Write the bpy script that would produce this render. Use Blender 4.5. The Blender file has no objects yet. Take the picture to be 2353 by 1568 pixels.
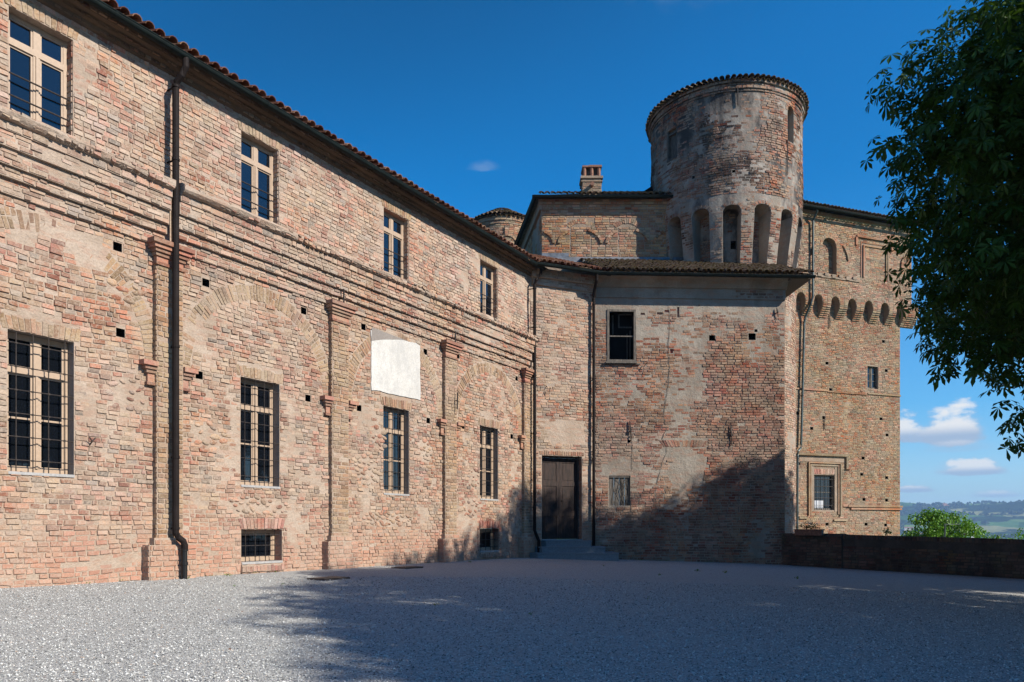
import bpy, math, random
import numpy as np
from math import sin, cos, pi, radians
R_ = np.random.default_rng(7)
random.seed(7)
S = bpy.context.scene
col = S.collection
ZO = 0.9                      # eye height; all heights below are measured from the eye

# ------------------------------------------------------------------ camera
cam_d = bpy.data.cameras.new('camera'); cam = bpy.data.objects.new('camera', cam_d); col.objects.link(cam)
cam.location = (0, 0, ZO); cam.rotation_euler = (pi/2, 0, 0)
cam_d.sensor_width = 36; cam_d.lens = 36*1760/2353
cam_d.shift_y = (1212-784)/2353
cam_d.clip_start = 0.05; cam_d.clip_end = 20000
S.camera = cam
S.render.resolution_x = 1024; S.render.resolution_y = 682
S.view_settings.view_transform = 'Standard'; S.view_settings.look = 'None'; S.view_settings.gamma = 1
S.view_settings.exposure = 0.65

# ------------------------------------------------------------------ sun and sky
SUN = np.array([1.0, -0.58, 0.76]); SUN /= np.linalg.norm(SUN)
sd = bpy.data.lights.new('sun', 'SUN'); sd.energy = 5.0; sd.angle = radians(0.55); sd.color = (1, .93, .82)
so = bpy.data.objects.new('sun', sd); col.objects.link(so)
from mathutils import Vector, Matrix
so.rotation_euler = Vector((-SUN[0], -SUN[1], -SUN[2])).to_track_quat('-Z', 'Y').to_euler()
W = bpy.data.worlds.new('World'); S.world = W; W.use_nodes = True

class NT:
    def __init__(s, tree): s.t = tree; s.x = 0
    def n(s, typ, **kw):
        nd = s.t.nodes.new(typ); s.x += 40; nd.location = (s.x, 0)
        ins = kw.pop('ins', {})
        for k, v in kw.items(): setattr(nd, k, v)
        for k, v in ins.items():
            sock = nd.inputs[k]
            if isinstance(v, bpy.types.NodeSocket): s.t.links.new(v, sock)
            else: sock.default_value = v
        return nd
    def link(s, a, b): s.t.links.new(a, b)
    def math(s, op, a, b=0.0, c=None, clamp=False):
        ins = {0: a, 1: b}
        if c is not None: ins[2] = c
        return s.n('ShaderNodeMath', operation=op, use_clamp=clamp, ins=ins).outputs[0]
    def mix(s, f, a, b, mode='MIX'):
        nd = s.n('ShaderNodeMix', data_type='RGBA', blend_type=mode)
        for i, v in ((0, f), (6, a), (7, b)):
            if isinstance(v, bpy.types.NodeSocket): s.t.links.new(v, nd.inputs[i])
            elif i == 0: nd.inputs[0].default_value = v
            else: nd.inputs[i].default_value = tuple(v)+((1,) if len(v) == 3 else ())
        return nd.outputs[2]
    def noise(s, vec, scale, detail=3, rough=.55, out=0):
        return s.n('ShaderNodeTexNoise', ins={'Vector': vec, 'Scale': scale, 'Detail': detail, 'Roughness': rough}).outputs[out]
    def ramp(s, fac, stops, interp='LINEAR'):
        nd = s.n('ShaderNodeValToRGB', ins={0: fac}); cr = nd.color_ramp; cr.interpolation = interp
        while len(cr.elements) < len(stops): cr.elements.new(.5)
        for e, (p, c) in zip(cr.elements, stops):
            e.position = p; e.color = tuple(c)+((1,) if len(c) == 3 else ()) if not isinstance(c, (int, float)) else (c, c, c, 1)
        return nd.outputs[0]
    def mrange(s, v, a, b, c=0., d=1., smooth=True):
        return s.n('ShaderNodeMapRange', interpolation_type='SMOOTHSTEP' if smooth else 'LINEAR',
                   ins={0: v, 1: a, 2: b, 3: c, 4: d}).outputs[0]
    def scalev(s, vec, sc): return s.n('ShaderNodeMapping', ins={'Vector': vec, 'Scale': sc}).outputs[0]

w = NT(W.node_tree); W.node_tree.nodes.clear()
sky = w.n('ShaderNodeTexSky', sky_type='NISHITA', sun_disc=False, sun_elevation=math.asin(SUN[2]),
          sun_rotation=math.atan2(SUN[0], SUN[1]), altitude=400, air_density=1.0, dust_density=.35, ozone_density=2.2)
hs = w.n('ShaderNodeHueSaturation', ins={'Hue': .502, 'Saturation': 1.95, 'Value': 1.0, 'Color': sky.outputs[0]})
dirv = w.n('ShaderNodeTexCoord').outputs['Generated']
sx = w.n('ShaderNodeSeparateXYZ', ins={0: dirv})
ax = w.math('ARCTAN2', sx.outputs[0], sx.outputs[1]); el = w.math('ARCSINE', sx.outputs[2])
cv = w.n('ShaderNodeCombineXYZ', ins={0: ax, 1: w.math('MULTIPLY', el, 2.1), 2: 0.})
n1 = w.noise(cv.outputs[0], 22, 6, .58); n2 = w.noise(cv.outputs[0], 5, 3)
mask = None
# (azimuth, elevation of the flat base, half width, height, strength): cumulus and wisps in the sky
for a0, e0, aw, eh, st in ((.520, .1020, .0420, .0340, 1.), (.478, .1040, .026, .026, .95), (.540, .0610, .0380, .0170, .92), (.484, .0430, .022, .010, .85), (.562, .0350, .024, .008, .7),
                           (.53, .088, .05, .012, .3), (-.035, .437, .020, .010, .22), (.30, .60, .14, .06, .10), (.27, .75, .1, .04, .1),
                           (.8, .10, .10, .045, 1.), (1.1, .07, .12, .05, 1.), (-.7, .12, .12, .04, 1.)):
    dx = w.math('DIVIDE', w.math('SUBTRACT', ax, a0), aw)
    dy = w.math('DIVIDE', w.math('SUBTRACT', el, e0), eh)
    dyn = w.math('MULTIPLY', w.math('MINIMUM', dy, 0.), 3.2)
    dyp = w.math('MAXIMUM', dy, 0.)
    r2 = w.math('ADD', w.math('MULTIPLY', dx, dx), w.math('ADD', w.math('MULTIPLY', dyn, dyn), w.math('MULTIPLY', dyp, dyp)))
    m = w.math('SUBTRACT', 1.18, w.math('SQRT', r2))
    m = w.math('ADD', m, w.math('MULTIPLY', w.math('SUBTRACT', n1, .52), 2.0))
    m = w.math('MULTIPLY', w.mrange(m, 0.05, .55 if st > .8 else .95), st)
    if mask is None: mask = m; base = w.math('MULTIPLY', dyp, m)
    else:
        mask = w.math('MAXIMUM', mask, m); base = w.math('MAXIMUM', base, w.math('MULTIPLY', dyp, m))
ccol = w.mix(w.mrange(base, .0, .45), (3.3, 4.3, 5.7), (7.6, 7.6, 7.5))
# thin, pale veil of high cloud towards the horizon
# the sky is deepest (polarised) high on the left and pales towards the horizon and the right
pol = w.mrange(w.math('SUBTRACT', el, w.math('MULTIPLY', w.math('MINIMUM', w.math('MAXIMUM', ax, -.6), .6), .35)), .40, .70, 1.45, .98)
hs2 = w.n('ShaderNodeVectorMath', operation='SCALE', ins={0: hs.outputs[0], 'Scale': pol})
haze_f = w.mrange(el, .0, .42, .62, 0.)
skyc = w.mix(haze_f, hs2.outputs[0], (2.3, 4.5, 7.2))
bg = w.n('ShaderNodeBackground', ins={'Color': w.mix(mask, skyc, ccol), 'Strength': .077})
w.link(bg.outputs[0], w.n('ShaderNodeOutputWorld').inputs[0])

# ------------------------------------------------------------------ materials
def newmat(name):
    m = bpy.data.materials.new(name); m.use_nodes = True; m.node_tree.nodes.clear()
    return m, NT(m.node_tree)
ALB = .77      # all colours below are given for a slightly darker exposure
def finish(m, k, color, rough=.9, bump=None, bstr=.5, bdist=.01, metallic=0., spec=.3, **extra):
    if isinstance(color, bpy.types.NodeSocket): color = k.n('ShaderNodeVectorMath', operation='SCALE', ins={0: color, 'Scale': ALB}).outputs[0]
    else: color = tuple(x*ALB for x in color[:3])
    b = k.n('ShaderNodeBsdfPrincipled')
    for key, v in dict({'Base Color': color, 'Roughness': rough, 'Metallic': metallic, 'Specular IOR Level': spec}, **extra).items():
        if isinstance(v, bpy.types.NodeSocket): k.link(v, b.inputs[key])
        elif isinstance(v, tuple): b.inputs[key].default_value = v if len(v) == 4 else v+(1,)
        else: b.inputs[key].default_value = v
    if bump is not None:
        bn = k.n('ShaderNodeBump', ins={'Height': bump, 'Strength': bstr, 'Distance': bdist})
        k.link(bn.outputs[0], b.inputs['Normal'])
    k.link(b.outputs[0], k.n('ShaderNodeOutputMaterial').inputs[0])
    return m

MORTAR = (.48, .385, .30)
def brick_mat(name, stops, lime=.5, limecol=(.50, .40, .31), stain=.0, staincol=(.05, .045, .04), moss=0., sat=1., val=1., stainscale=.5, redlow=None):
    m, k = newmat(name)
    g = k.n('ShaderNodeNewGeometry'); pos = g.outputs['Position']; rnd = g.outputs['Random Per Island']
    c = k.ramp(rnd, stops)
    big = k.noise(pos, .55, 3); big2 = k.noise(pos, 1.7, 2)
    fine = k.noise(pos, 45, 4, .65); med = k.noise(pos, 9, 4, .6)
    v2 = k.math('FRACT', k.math('MULTIPLY', rnd, 37.7))
    val_ = k.math('MULTIPLY', k.mrange(v2, 0, 1, .60, 1.08), k.mrange(fine, .3, .7, .82, 1.15))
    hsv = k.n('ShaderNodeHueSaturation', ins={'Hue': k.mrange(big2, .3, .7, .488, .51), 'Saturation': k.mrange(big, .3, .7, sat*.82, sat*1.12), 'Value': k.math('MULTIPLY', val_, val), 'Color': c})
    c = hsv.outputs[0]
    if redlow is not None:     # newer, redder brick repairs near the ground
        hz = k.n('ShaderNodeSeparateXYZ', ins={0: pos}).outputs[2]
        f = k.math('MULTIPLY', k.mrange(k.math('ADD', hz, k.math('MULTIPLY', big2, 1.2)), redlow[0], redlow[1], 1, 0), .62)
        c = k.mix(f, c, redlow[2])
    # lime wash and mortar smears left on the faces
    med2 = k.noise(pos, 21, 4, .7)
    lf = k.math('MULTIPLY', k.mrange(k.math('ADD', k.math('MULTIPLY', med2, .7), k.math('MULTIPLY', big2, .4)), .48, .66), lime)
    c = k.mix(lf, c, limecol)
    if stain > 0:
        sv = k.noise(k.scalev(pos, (1, 1, .45)), stainscale*2, 5, .65)
        c = k.mix(k.math('MULTIPLY', k.mrange(sv, .47, .66), stain), c, staincol)
    if moss > 0:
        mv = k.noise(k.scalev(pos, (1, 1, .7)), 1.3, 5, .7)
        c = k.mix(k.math('MULTIPLY', k.mrange(mv, .50, .66), moss), c, (.24, .22, .10))
    h = k.math('ADD', k.math('MULTIPLY', fine, .6), k.math('MULTIPLY', med2, 1.1))
    return finish(m, k, c, .93, h, 1., .016, spec=.12)

def plaster_mat(name, c1, c2, stain=0., staincol=(.05, .048, .045), bstr=.8, holes=True, redtint=0., sscale=.9):
    m, k = newmat(name)
    pos = k.n('ShaderNodeNewGeometry').outputs['Position']
    a = k.noise(pos, 1.6, 5, .62); f = k.noise(pos, 26, 5, .7)
    c = k.mix(k.mrange(a, .35, .65), c1, c2)
    c = k.mix(k.mrange(f, .40, .66, 0, .50), c, tuple(x*.62 for x in c1))
    if redtint:
        c = k.mix(k.math('MULTIPLY', k.mrange(k.noise(k.scalev(pos, (1, 1, 3)), 3.1, 4), .48, .62), redtint), c, (.45, .24, .16))
    if stain > 0:
        sv = k.noise(k.scalev(pos, (1, 1, .5)), sscale, 6, .68)
        c = k.mix(k.math('MULTIPLY', k.mrange(sv, .44, .62), stain), c, staincol)
    h = k.math('ADD', f, k.math('MULTIPLY', k.noise(pos, 7, 4), 1.4))
    return finish(m, k, c, .95, h, bstr, .02, spec=.1)

def rgb(*a): return tuple(a)
PINK = [(0, (.38, .17, .105)), (.12, (.46, .235, .15)), (.30, (.50, .285, .19)), (.45, (.46, .30, .205)), (.60, (.48, .335, .225)), (.72, (.42, .30, .21)),
        (.82, (.53, .37, .275)), (.90, (.33, .27, .215)), (.95, (.36, .29, .235)), (1, (.42, .20, .13))]
OCHRE = [(0, (.46, .30, .19)), (.3, (.48, .325, .205)), (.55, (.44, .32, .20)), (.75, (.47, .28, .185)), (.9, (.39, .30, .22)), (1, (.52, .385, .27))]
RED = [(0, (.36, .13, .08)), (.25, (.45, .20, .12)), (.5, (.50, .27, .17)), (.7, (.42, .26, .17)), (.85, (.30, .17, .12)), (1, (.52, .33, .23))]
DULL = [(0, (.33, .16, .10)), (.2, (.42, .23, .15)), (.45, (.44, .29, .185)), (.65, (.37, .29, .19)), (.8, (.26, .21, .155)), (.9, (.50, .36, .26)), (1, (.46, .20, .12))]
M = {}
M['brick'] = brick_mat('pink_brick', PINK, .55, (.54, .43, .345), redlow=(.9, 2.1, (.53, .29, .205)), sat=1.0, val=1.05)
M['brick_up'] = brick_mat('pale_brick', [(p, tuple(min(.62, x*1.06+.012) for x in c)) for p, c in PINK], .60, (.55, .445, .36), sat=1.0, val=1.03)
M['eave_brick'] = brick_mat('shade_darkened_eaves_brick', [(0, (.16, .09, .06)), (.5, (.24, .15, .10)), (1, (.30, .21, .14))], .2, (.3, .24, .18), stain=.4)  # dark brown carries the shade under the gutter in its colour
M['brick_arch'] = brick_mat('ochre_brick', OCHRE, .7, (.48, .37, .275), sat=1.05, val=.93)
M['brick_cap'] = brick_mat('red_moulded_brick', [(0, (.40, .17, .11)), (.5, (.47, .23, .155)), (1, (.44, .28, .19))], .35)
M['brick_new'] = brick_mat('new_red_brick', [(0, (.43, .19, .13)), (.5, (.50, .25, .18)), (1, (.56, .36, .28))], .45)
M['brick_red'] = brick_mat('weathered_red_brick', RED, .45, (.43, .36, .29), stain=.35, stainscale=.6)
M['brick_drum'] = brick_mat('sooty_brick', RED, .7, (.38, .335, .285), sat=1.1, val=.88, stain=.85, stainscale=.55, staincol=(.035, .032, .03))
M['brick_tower'] = brick_mat('dull_brick', DULL, .5, (.46, .37, .285), stain=.2, moss=.12, sat=1.15, val=1.08)
M['brick_block'] = brick_mat('orange_brick', DULL, .4, (.47, .37, .28), stain=.15, sat=1.2, val=1.22)
M['brick_dark'] = brick_mat('mossy_dark_brick', [(0, (.16, .08, .055)), (.5, (.20, .11, .08)), (1, (.13, .11, .09))], .2, (.25, .22, .19), stain=.8, moss=.3)
M['mortar'] = plaster_mat('lime_mortar', (.55, .44, .35), (.45, .35, .27), .15, (.24, .18, .13), bstr=1., redtint=.3)
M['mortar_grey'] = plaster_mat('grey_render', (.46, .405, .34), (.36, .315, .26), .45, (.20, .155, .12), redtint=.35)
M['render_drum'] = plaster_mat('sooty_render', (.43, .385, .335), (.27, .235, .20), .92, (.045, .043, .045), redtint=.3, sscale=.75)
M['mortar_tower'] = plaster_mat('tower_mortar', (.44, .34, .26), (.37, .28, .21), .35, (.14, .12, .09))
M['mortar_dark'] = plaster_mat('dark_mortar', (.15, .12, .10), (.09, .075, .06), .5)
M['eave'] = plaster_mat('eaves_brick_mouldings', (.20, .135, .09), (.15, .10, .07), .5, (.10, .08, .06))  # colour darkened to deepen the shade below the roof edge
M['cement'] = plaster_mat('cement_render', (.34, .30, .27), (.30, .265, .24), bstr=.3)
M['white'] = plaster_mat('white_plaster', (.72, .70, .66), (.64, .62, .58), .6, (.50, .49, .47), bstr=.35, sscale=3)
M['old_white'] = plaster_mat('pale_plaster', (.56, .51, .43), (.50, .44, .36), .2, (.3, .27, .23), bstr=.4)

def simple(name, c, rough=.6, metallic=0., var=.25, scale=12, bs=.2, spec=.4, bd=.004, stretch=None):
    m, k = newmat(name)
    pos = k.n('ShaderNodeNewGeometry').outputs['Position']
    if stretch: pos = k.scalev(pos, stretch)
    a = k.noise(pos, scale, 5, .65)
    cc = k.mix(k.mrange(a, .3, .7), tuple(x*(1-var) for x in c), tuple(min(1, x*(1+var)) for x in c))
    return finish(m, k, cc, rough, a, bs, bd, metallic, spec)
M['wood'] = simple('tan_painted_wood', (.47, .345, .245), .5, var=.08, scale=20)
M['iron'] = simple('dark_iron', (.045, .035, .03), .55, .3, var=.4, scale=30)
M['gutter'] = simple('dark_green_gutter', (.010, .017, .016), .6, .0, var=.3, scale=5, spec=.15)
M['pipe_brown'] = simple('brown_copper_pipe', (.018, .013, .012), .7, .0, var=.25, scale=4, spec=.12)
M['pipe_green'] = simple('patinated_pipe', (.075, .10, .10), .45, .3, var=.4, scale=3)
M['pipe_black'] = simple('cast_iron_pipe', (.012, .012, .013), .45, .2, var=.2)
M['door'] = simple('weathered_door_wood', (.036, .020, .015), .75, var=.6, scale=7, bs=.5, stretch=(3, 3, .4))
M['oldwood'] = simple('grey_old_wood', (.15, .13, .11), .85, var=.5, scale=9, bs=.6, stretch=(3, 3, .5))
M['darkwood'] = simple('dark_old_wood', (.09, .08, .07), .85, var=.5, scale=9, stretch=(3, 3, .5))
M['stone'] = simple('blue_grey_stone', (.20, .245, .275), .7, var=.14, scale=25, bs=.25)
M['sill'] = simple('grey_stone_sill', (.40, .39, .38), .8, var=.15, scale=25)
M['void'] = simple('dark_interior', (.004, .004, .004), .9, var=0)
M['curtain'] = simple('white_curtain', (.62, .64, .68), .9, var=.12, scale=6, stretch=(8, 8, .5))
M['rust'] = simple('rusty_plate', (.13, .095, .075), .8, .2, var=.3, scale=9)
M['slate'] = simple('dark_sheet_metal', (.010, .012, .016), .8, .0, var=.2, spec=.05)
M['lead'] = simple('lead_flashing', (.20, .21, .23), .5, .4, var=.3, scale=6)
M['terracotta'] = simple('terracotta', (.27, .13, .085), .8, var=.3, scale=20)
M['bark'] = simple('grey_bark', (.09, .075, .06), .95, var=.5, scale=10, bs=1., bd=.03, stretch=(1, 1, .3))
def glass_mat(name, c=(.006, .008, .012)):
    m, k = newmat(name)
    pos = k.n('ShaderNodeNewGeometry').outputs['Position']
    return finish(m, k, c, .03, k.noise(pos, 1.6, 2), .10, .02, spec=.9, **{'Coat Weight': .0})
M['glass'] = glass_mat('window_glass')
def tile_mat(name, stops, moss=.0, mosscol=(.17, .13, .03), lich=0.):
    m, k = newmat(name)
    g = k.n('ShaderNodeNewGeometry'); pos = g.outputs['Position']
    c = k.ramp(g.outputs['Random Per Island'], stops)
    f = k.noise(pos, 18, 5, .7)
    c = k.mix(k.mrange(f, .35, .7, 0, .5), c, (.07, .04, .03))
    if moss: c = k.mix(k.math('MULTIPLY', k.mrange(k.noise(pos, 3.2, 5, .7), .42, .56), moss), c, mosscol)
    if lich: c = k.mix(k.math('MULTIPLY', k.mrange(k.noise(pos, 7, 4, .7), .5, .62), lich), c, (.30, .27, .20))
    return finish(m, k, c, .9, f, .6, .01, spec=.15)
M['tile'] = tile_mat('red_roof_tile', [(0, (.12, .05, .038)), (.4, (.21, .08, .055)), (.75, (.28, .125, .085)), (1, (.40, .24, .17))], .2)
M['tile_moss'] = tile_mat('mossy_roof_tile', [(0, (.10, .06, .045)), (.5, (.17, .10, .07)), (1, (.25, .17, .12))], .62, (.11, .085, .022), .35)
def leaf_mat(name, c1, c2, tr=.35, ro=.42, sp=.35):
    m, k = newmat(name)
    g = k.n('ShaderNodeNewGeometry')
    c = k.mix(g.outputs['Random Per Island'], c1, c2)
    c = k.mix(k.mrange(k.noise(g.outputs['Position'], .9, 2), .35, .65, 0, .55), c, c2)
    b = k.n('ShaderNodeBsdfPrincipled', ins={'Base Color': c, 'Roughness': ro, 'Specular IOR Level': sp})
    t = k.n('ShaderNodeBsdfTranslucent', ins={'Color': k.mix(.5, c, (.16, .30, .02))})
    mx = k.n('ShaderNodeMixShader', ins={0: tr, 1: b.outputs[0], 2: t.outputs[0]})
    k.link(mx.outputs[0], k.n('ShaderNodeOutputMaterial').inputs[0]); return m
M['leaf'] = leaf_mat('chestnut_leaves', (.012, .034, .007), (.034, .080, .011), .18, .52, .18)
M['leaf_bright'] = leaf_mat('spring_leaves', (.16, .30, .02), (.07, .19, .014), .3)
M['leaf_weed'] = leaf_mat('weed_leaves', (.07, .14, .02), (.10, .17, .03), .3)
M['petal'] = simple('lilac_petals', (.55, .42, .65), .7, var=.3, scale=40)
M['deadleaf'] = simple('dead_leaf', (.20, .085, .04), .9, var=.5, scale=60)

def gravel_mat():
    m, k = newmat('grey_gravel')
    pos = k.n('ShaderNodeNewGeometry').outputs['Position']
    warp = k.noise(pos, 25, 2, out=1)
    p2 = k.mix(.012, pos, warp)
    v1 = k.n('ShaderNodeTexVoronoi', ins={'Vector': p2, 'Scale': 85.}); v2 = k.n('ShaderNodeTexVoronoi', ins={'Vector': p2, 'Scale': 47.})
    s1 = k.n('ShaderNodeSeparateColor', ins={0: v1.outputs['Color']}).outputs[0]
    s2 = k.n('ShaderNodeSeparateColor', ins={0: v2.outputs['Color']}).outputs[1]
    st = k.math('ADD', k.math('MULTIPLY', s1, .6), k.math('MULTIPLY', s2, .4))
    c = k.ramp(st, [(0, (.16, .16, .15)), (.22, (.37, .37, .35)), (.5, (.57, .57, .545)), (.8, (.72, .72, .69)), (1, (.86, .86, .83))])
    big = k.noise(pos, .8, 5, .6); big2 = k.noise(k.scalev(pos, (1, .5, 1)), .22, 3)
    c = k.mix(k.mrange(big, .35, .7, 0, .30), c, (.54, .52, .50))
    c = k.mix(k.mrange(big2, .45, .7, 0, .25), c, (.68, .64, .58))
    dk = k.mrange(v1.outputs['Distance'], .3, .8, 0, .38)
    c = k.mix(dk, c, (.20, .20, .21))
    h = k.math('SUBTRACT', 1., k.math('ADD', v1.outputs['Distance'], k.math('MULTIPLY', v2.outputs['Distance'], 1.2)))
    h = k.math('ADD', h, k.math('MULTIPLY', st, .8))
    return finish(m, k, c, .9, h, .9, .009, spec=.15)
M['gravel'] = gravel_mat()
def pebble_mat():
    m, k = newmat('grey_pebbles')
    g = k.n('ShaderNodeNewGeometry')
    c = k.ramp(g.outputs['Random Per Island'], [(0, (.13, .13, .13)), (.30, (.39, .39, .375)), (.7, (.64, .64, .615)), (.93, (.80, .80, .77)), (1, (.45, .33, .25))])
    return finish(m, k, c, .85, k.noise(g.outputs['Position'], 90, 2), .3, .003, spec=.25)
M['pebble'] = pebble_mat()

# ------------------------------------------------------------------ mesh builder
class Fr:                                   # planar wall frame: u along wall, h up, o outwards
    def __init__(s, P, t):
        s.P = np.array(P, float); t = np.array(t, float); s.t = t/np.hypot(*t); s.nn = np.array([s.t[1], -s.t[0]])
    def map(s, u, h, o):
        u, h, o = np.broadcast_arrays(np.asarray(u, float), np.asarray(h, float), np.asarray(o, float))
        return np.stack([s.P[0]+u*s.t[0]+o*s.nn[0], s.P[1]+u*s.t[1]+o*s.nn[1], h], -1)
class Cy:                                   # cylinder frame: u = arc length from the side that faces the yard
    def __init__(s, c, r, a0=None):
        s.c = np.array(c, float); s.r = r; s.a0 = math.atan2(-s.c[1], -s.c[0]) if a0 is None else a0
    def map(s, u, h, o):
        u, h, o = np.broadcast_arrays(np.asarray(u, float), np.asarray(h, float), np.asarray(o, float))
        a = s.a0+u/s.r; rr = s.r+o
        return np.stack([s.c[0]+rr*np.cos(a), s.c[1]+rr*np.sin(a), h], -1)

class MB:
    def __init__(s): s.v = []; s.f = []; s.m = []; s.k = 0
    def add(s, v, f, mi=0):
        v = np.asarray(v, float).reshape(-1, 3); s.v.append(v)
        if isinstance(f, np.ndarray): f = (f+s.k).tolist()
        else: f = [[i+s.k for i in q] for q in f]
        s.f += f; s.m += [mi]*len(f); s.k += len(v)
    def box(s, fr, u0, u1, h0, h1, o0, o1, mi=0):
        v = fr.map([u0, u1, u1, u0, u0, u1, u1, u0], [h0, h0, h1, h1]*2, [o0]*4+[o1]*4)
        s.add(v, [(4, 5, 6, 7), (1, 0, 3, 2), (0, 4, 7, 3), (5, 1, 2, 6), (7, 6, 2, 3), (0, 1, 5, 4)], mi)
    def strip(s, fr, us, prof, mi=0, caps=True):      # profile of (o,h) points swept along u
        us = np.asarray(us, float); n = len(prof)
        v = np.concatenate([fr.map(np.full(n, u), [p[1] for p in prof], [p[0] for p in prof]) for u in us])
        f = [(i*n+j, (i+1)*n+j, (i+1)*n+j+1, i*n+j+1) for i in range(len(us)-1) for j in range(n-1)]
        if caps: f += [tuple(range(n))[::-1], tuple((len(us)-1)*n+j for j in range(n))]
        s.add(v, f, mi)
    def tube(s, pts, r, n=8, mi=0, closed=True):
        pts = np.asarray(pts, float); r = np.broadcast_to(np.asarray(r, float), (len(pts),)); V = []
        for i, p in enumerate(pts):
            d = pts[min(i+1, len(pts)-1)]-pts[max(i-1, 0)]; d = d/(np.linalg.norm(d)+1e-9)
            a = np.array([0, 0, 1.]) if abs(d[2]) < .9 else np.array([0, 1., 0])
            x = np.cross(a, d); x /= np.linalg.norm(x); y = np.cross(d, x)
            an = np.arange(n)*2*pi/n
            V.append(p+r[i]*(np.cos(an)[:, None]*x+np.sin(an)[:, None]*y))
        V = np.concatenate(V)
        f = [(i*n+j, i*n+(j+1) % n, (i+1)*n+(j+1) % n, (i+1)*n+j) for i in range(len(pts)-1) for j in range(n)]
        if closed: f += [tuple(range(n))[::-1], tuple((len(pts)-1)*n+j for j in range(n))]
        s.add(V, f, mi)
    def build(s, name, mats, parent=None, smooth=False):
        me = bpy.data.meshes.new(name)
        v = np.concatenate(s.v).copy(); v[:, 2] += ZO
        me.from_pydata(v.tolist(), [], s.f); 
        if not isinstance(mats, (list, tuple)): mats = [mats]
        for mt in mats: me.materials.append(M[mt])
        me.polygons.foreach_set('material_index', s.m)
        if smooth: me.polygons.foreach_set('use_smooth', [True]*len(s.f))
        me.update()
        o = bpy.data.objects.new(name, me); col.objects.link(o)
        if parent:
            o.parent = parent; o.matrix_parent_inverse = pw(parent).inverted()
        return o
def pw(o):
    m = o.matrix_basis.copy()
    if o.parent: m = pw(o.parent) @ o.matrix_parent_inverse @ m
    return m
def tag(o, label=None, cat=None, group=None, kind=None):
    for k, v in (('label', label), ('category', cat), ('group', group), ('kind', kind)):
        if v: o[k] = v
    return o
def thing(name, loc, label, cat, group=None):
    o = bpy.data.objects.new(name, None); col.objects.link(o); o.location = (loc[0], loc[1], loc[2]+ZO)
    o.empty_display_size = .3
    return tag(o, label, cat, group)

# ------------------------------------------------------------------ noise and brickwork
_L = np.random.default_rng(3).random((256, 256))
def vn(u, h, sc, seed=0):
    x = np.asarray(u, float)*sc+seed*17.3+500; y = np.asarray(h, float)*sc+seed*9.1+500
    i = np.floor(x).astype(int); j = np.floor(y).astype(int); a = x-i; b = y-j
    a = a*a*(3-2*a); b = b*b*(3-2*b); g = lambda p, q: _L[p % 256, q % 256]
    return (g(i, j)*(1-a)+g(i+1, j)*a)*(1-b)+(g(i, j+1)*(1-a)+g(i+1, j+1)*a)*b
def fbm(u, h, sc, seed=0):
    return (vn(u, h, sc, seed)*.5+vn(u, h, sc*2.1, seed+1)*.3+vn(u, h, sc*4.3, seed+2)*.2)

def arch_fill(mb, fr, uc, w_, hs, rise, htop, dep, mi=0, off=0., mi2=None):
    """closes the corners between a rectangular opening and its round head"""
    m_ = 12; x = np.linspace(-w_, w_, m_+1); bot = hs+rise*np.sqrt(np.maximum(0, 1-(x/w_)**2)); top = np.maximum(htop, bot+.001)
    mb.add(np.concatenate([fr.map(uc+x, bot, off), fr.map(uc+x, top, off)]), [(j, j+1, m_+2+j, m_+1+j) for j in range(m_)], mi)
    mb.add(np.concatenate([fr.map(uc+x, bot, off), fr.map(uc+x, bot, off-dep)]), [(j+1, j, m_+1+j, m_+2+j) for j in range(m_)], mi if mi2 is None else mi2)

def put_bricks(mb, fr, C, o, mi, base=-.012, inset=.0058, jit=.003):
    """C: N x 4 x 2 corners (u,h) ccw; o: N outward offset of the faces."""
    C = np.asarray(C, float); N = len(C)
    if not N: return
    o = np.asarray(o, float)
    o = np.broadcast_to(o, (N,)) if o.ndim < 1 or o.shape == (N,) else o
    cen = C.mean(1, keepdims=True); J = R_.normal(0, jit, (N, 4, 2))
    B = C+J
    d = cen-B; dl = np.linalg.norm(d, axis=2, keepdims=True)+1e-6
    T = B+d/dl*np.minimum(inset*1.5*R_.uniform(.6, 1.5, (N, 4, 1)), dl*.35)
    uu = np.concatenate([B[..., 0], T[..., 0]], 1); hh = np.concatenate([B[..., 1], T[..., 1]], 1)
    tilt = R_.normal(0, .0022, (N, 4))
    oo = np.concatenate([np.full((N, 4), base), o[:, None]+tilt], 1)
    oo[:, :4] = np.minimum(oo[:, :4], o[:, None]-.004)
    V = fr.map(uu, hh, oo)
    q = np.array([(4, 5, 6, 7), (0, 1, 5, 4), (1, 2, 6, 5), (2, 3, 7, 6), (3, 0, 4, 7)])
    F = (q[None]+(np.arange(N)*8)[:, None, None]).reshape(-1, 4)
    mb.add(V, F, mi)

def free(u0, u1, cuts):
    iv = [(u0, u1)]
    for a, b in cuts:
        nv = []
        for p, q in iv:
            if b <= p or a >= q: nv.append((p, q)); continue
            if a > p: nv.append((p, a))
            if b < q: nv.append((b, q))
        iv = nv
    return [x for x in iv if x[1]-x[0] > .035]

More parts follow.
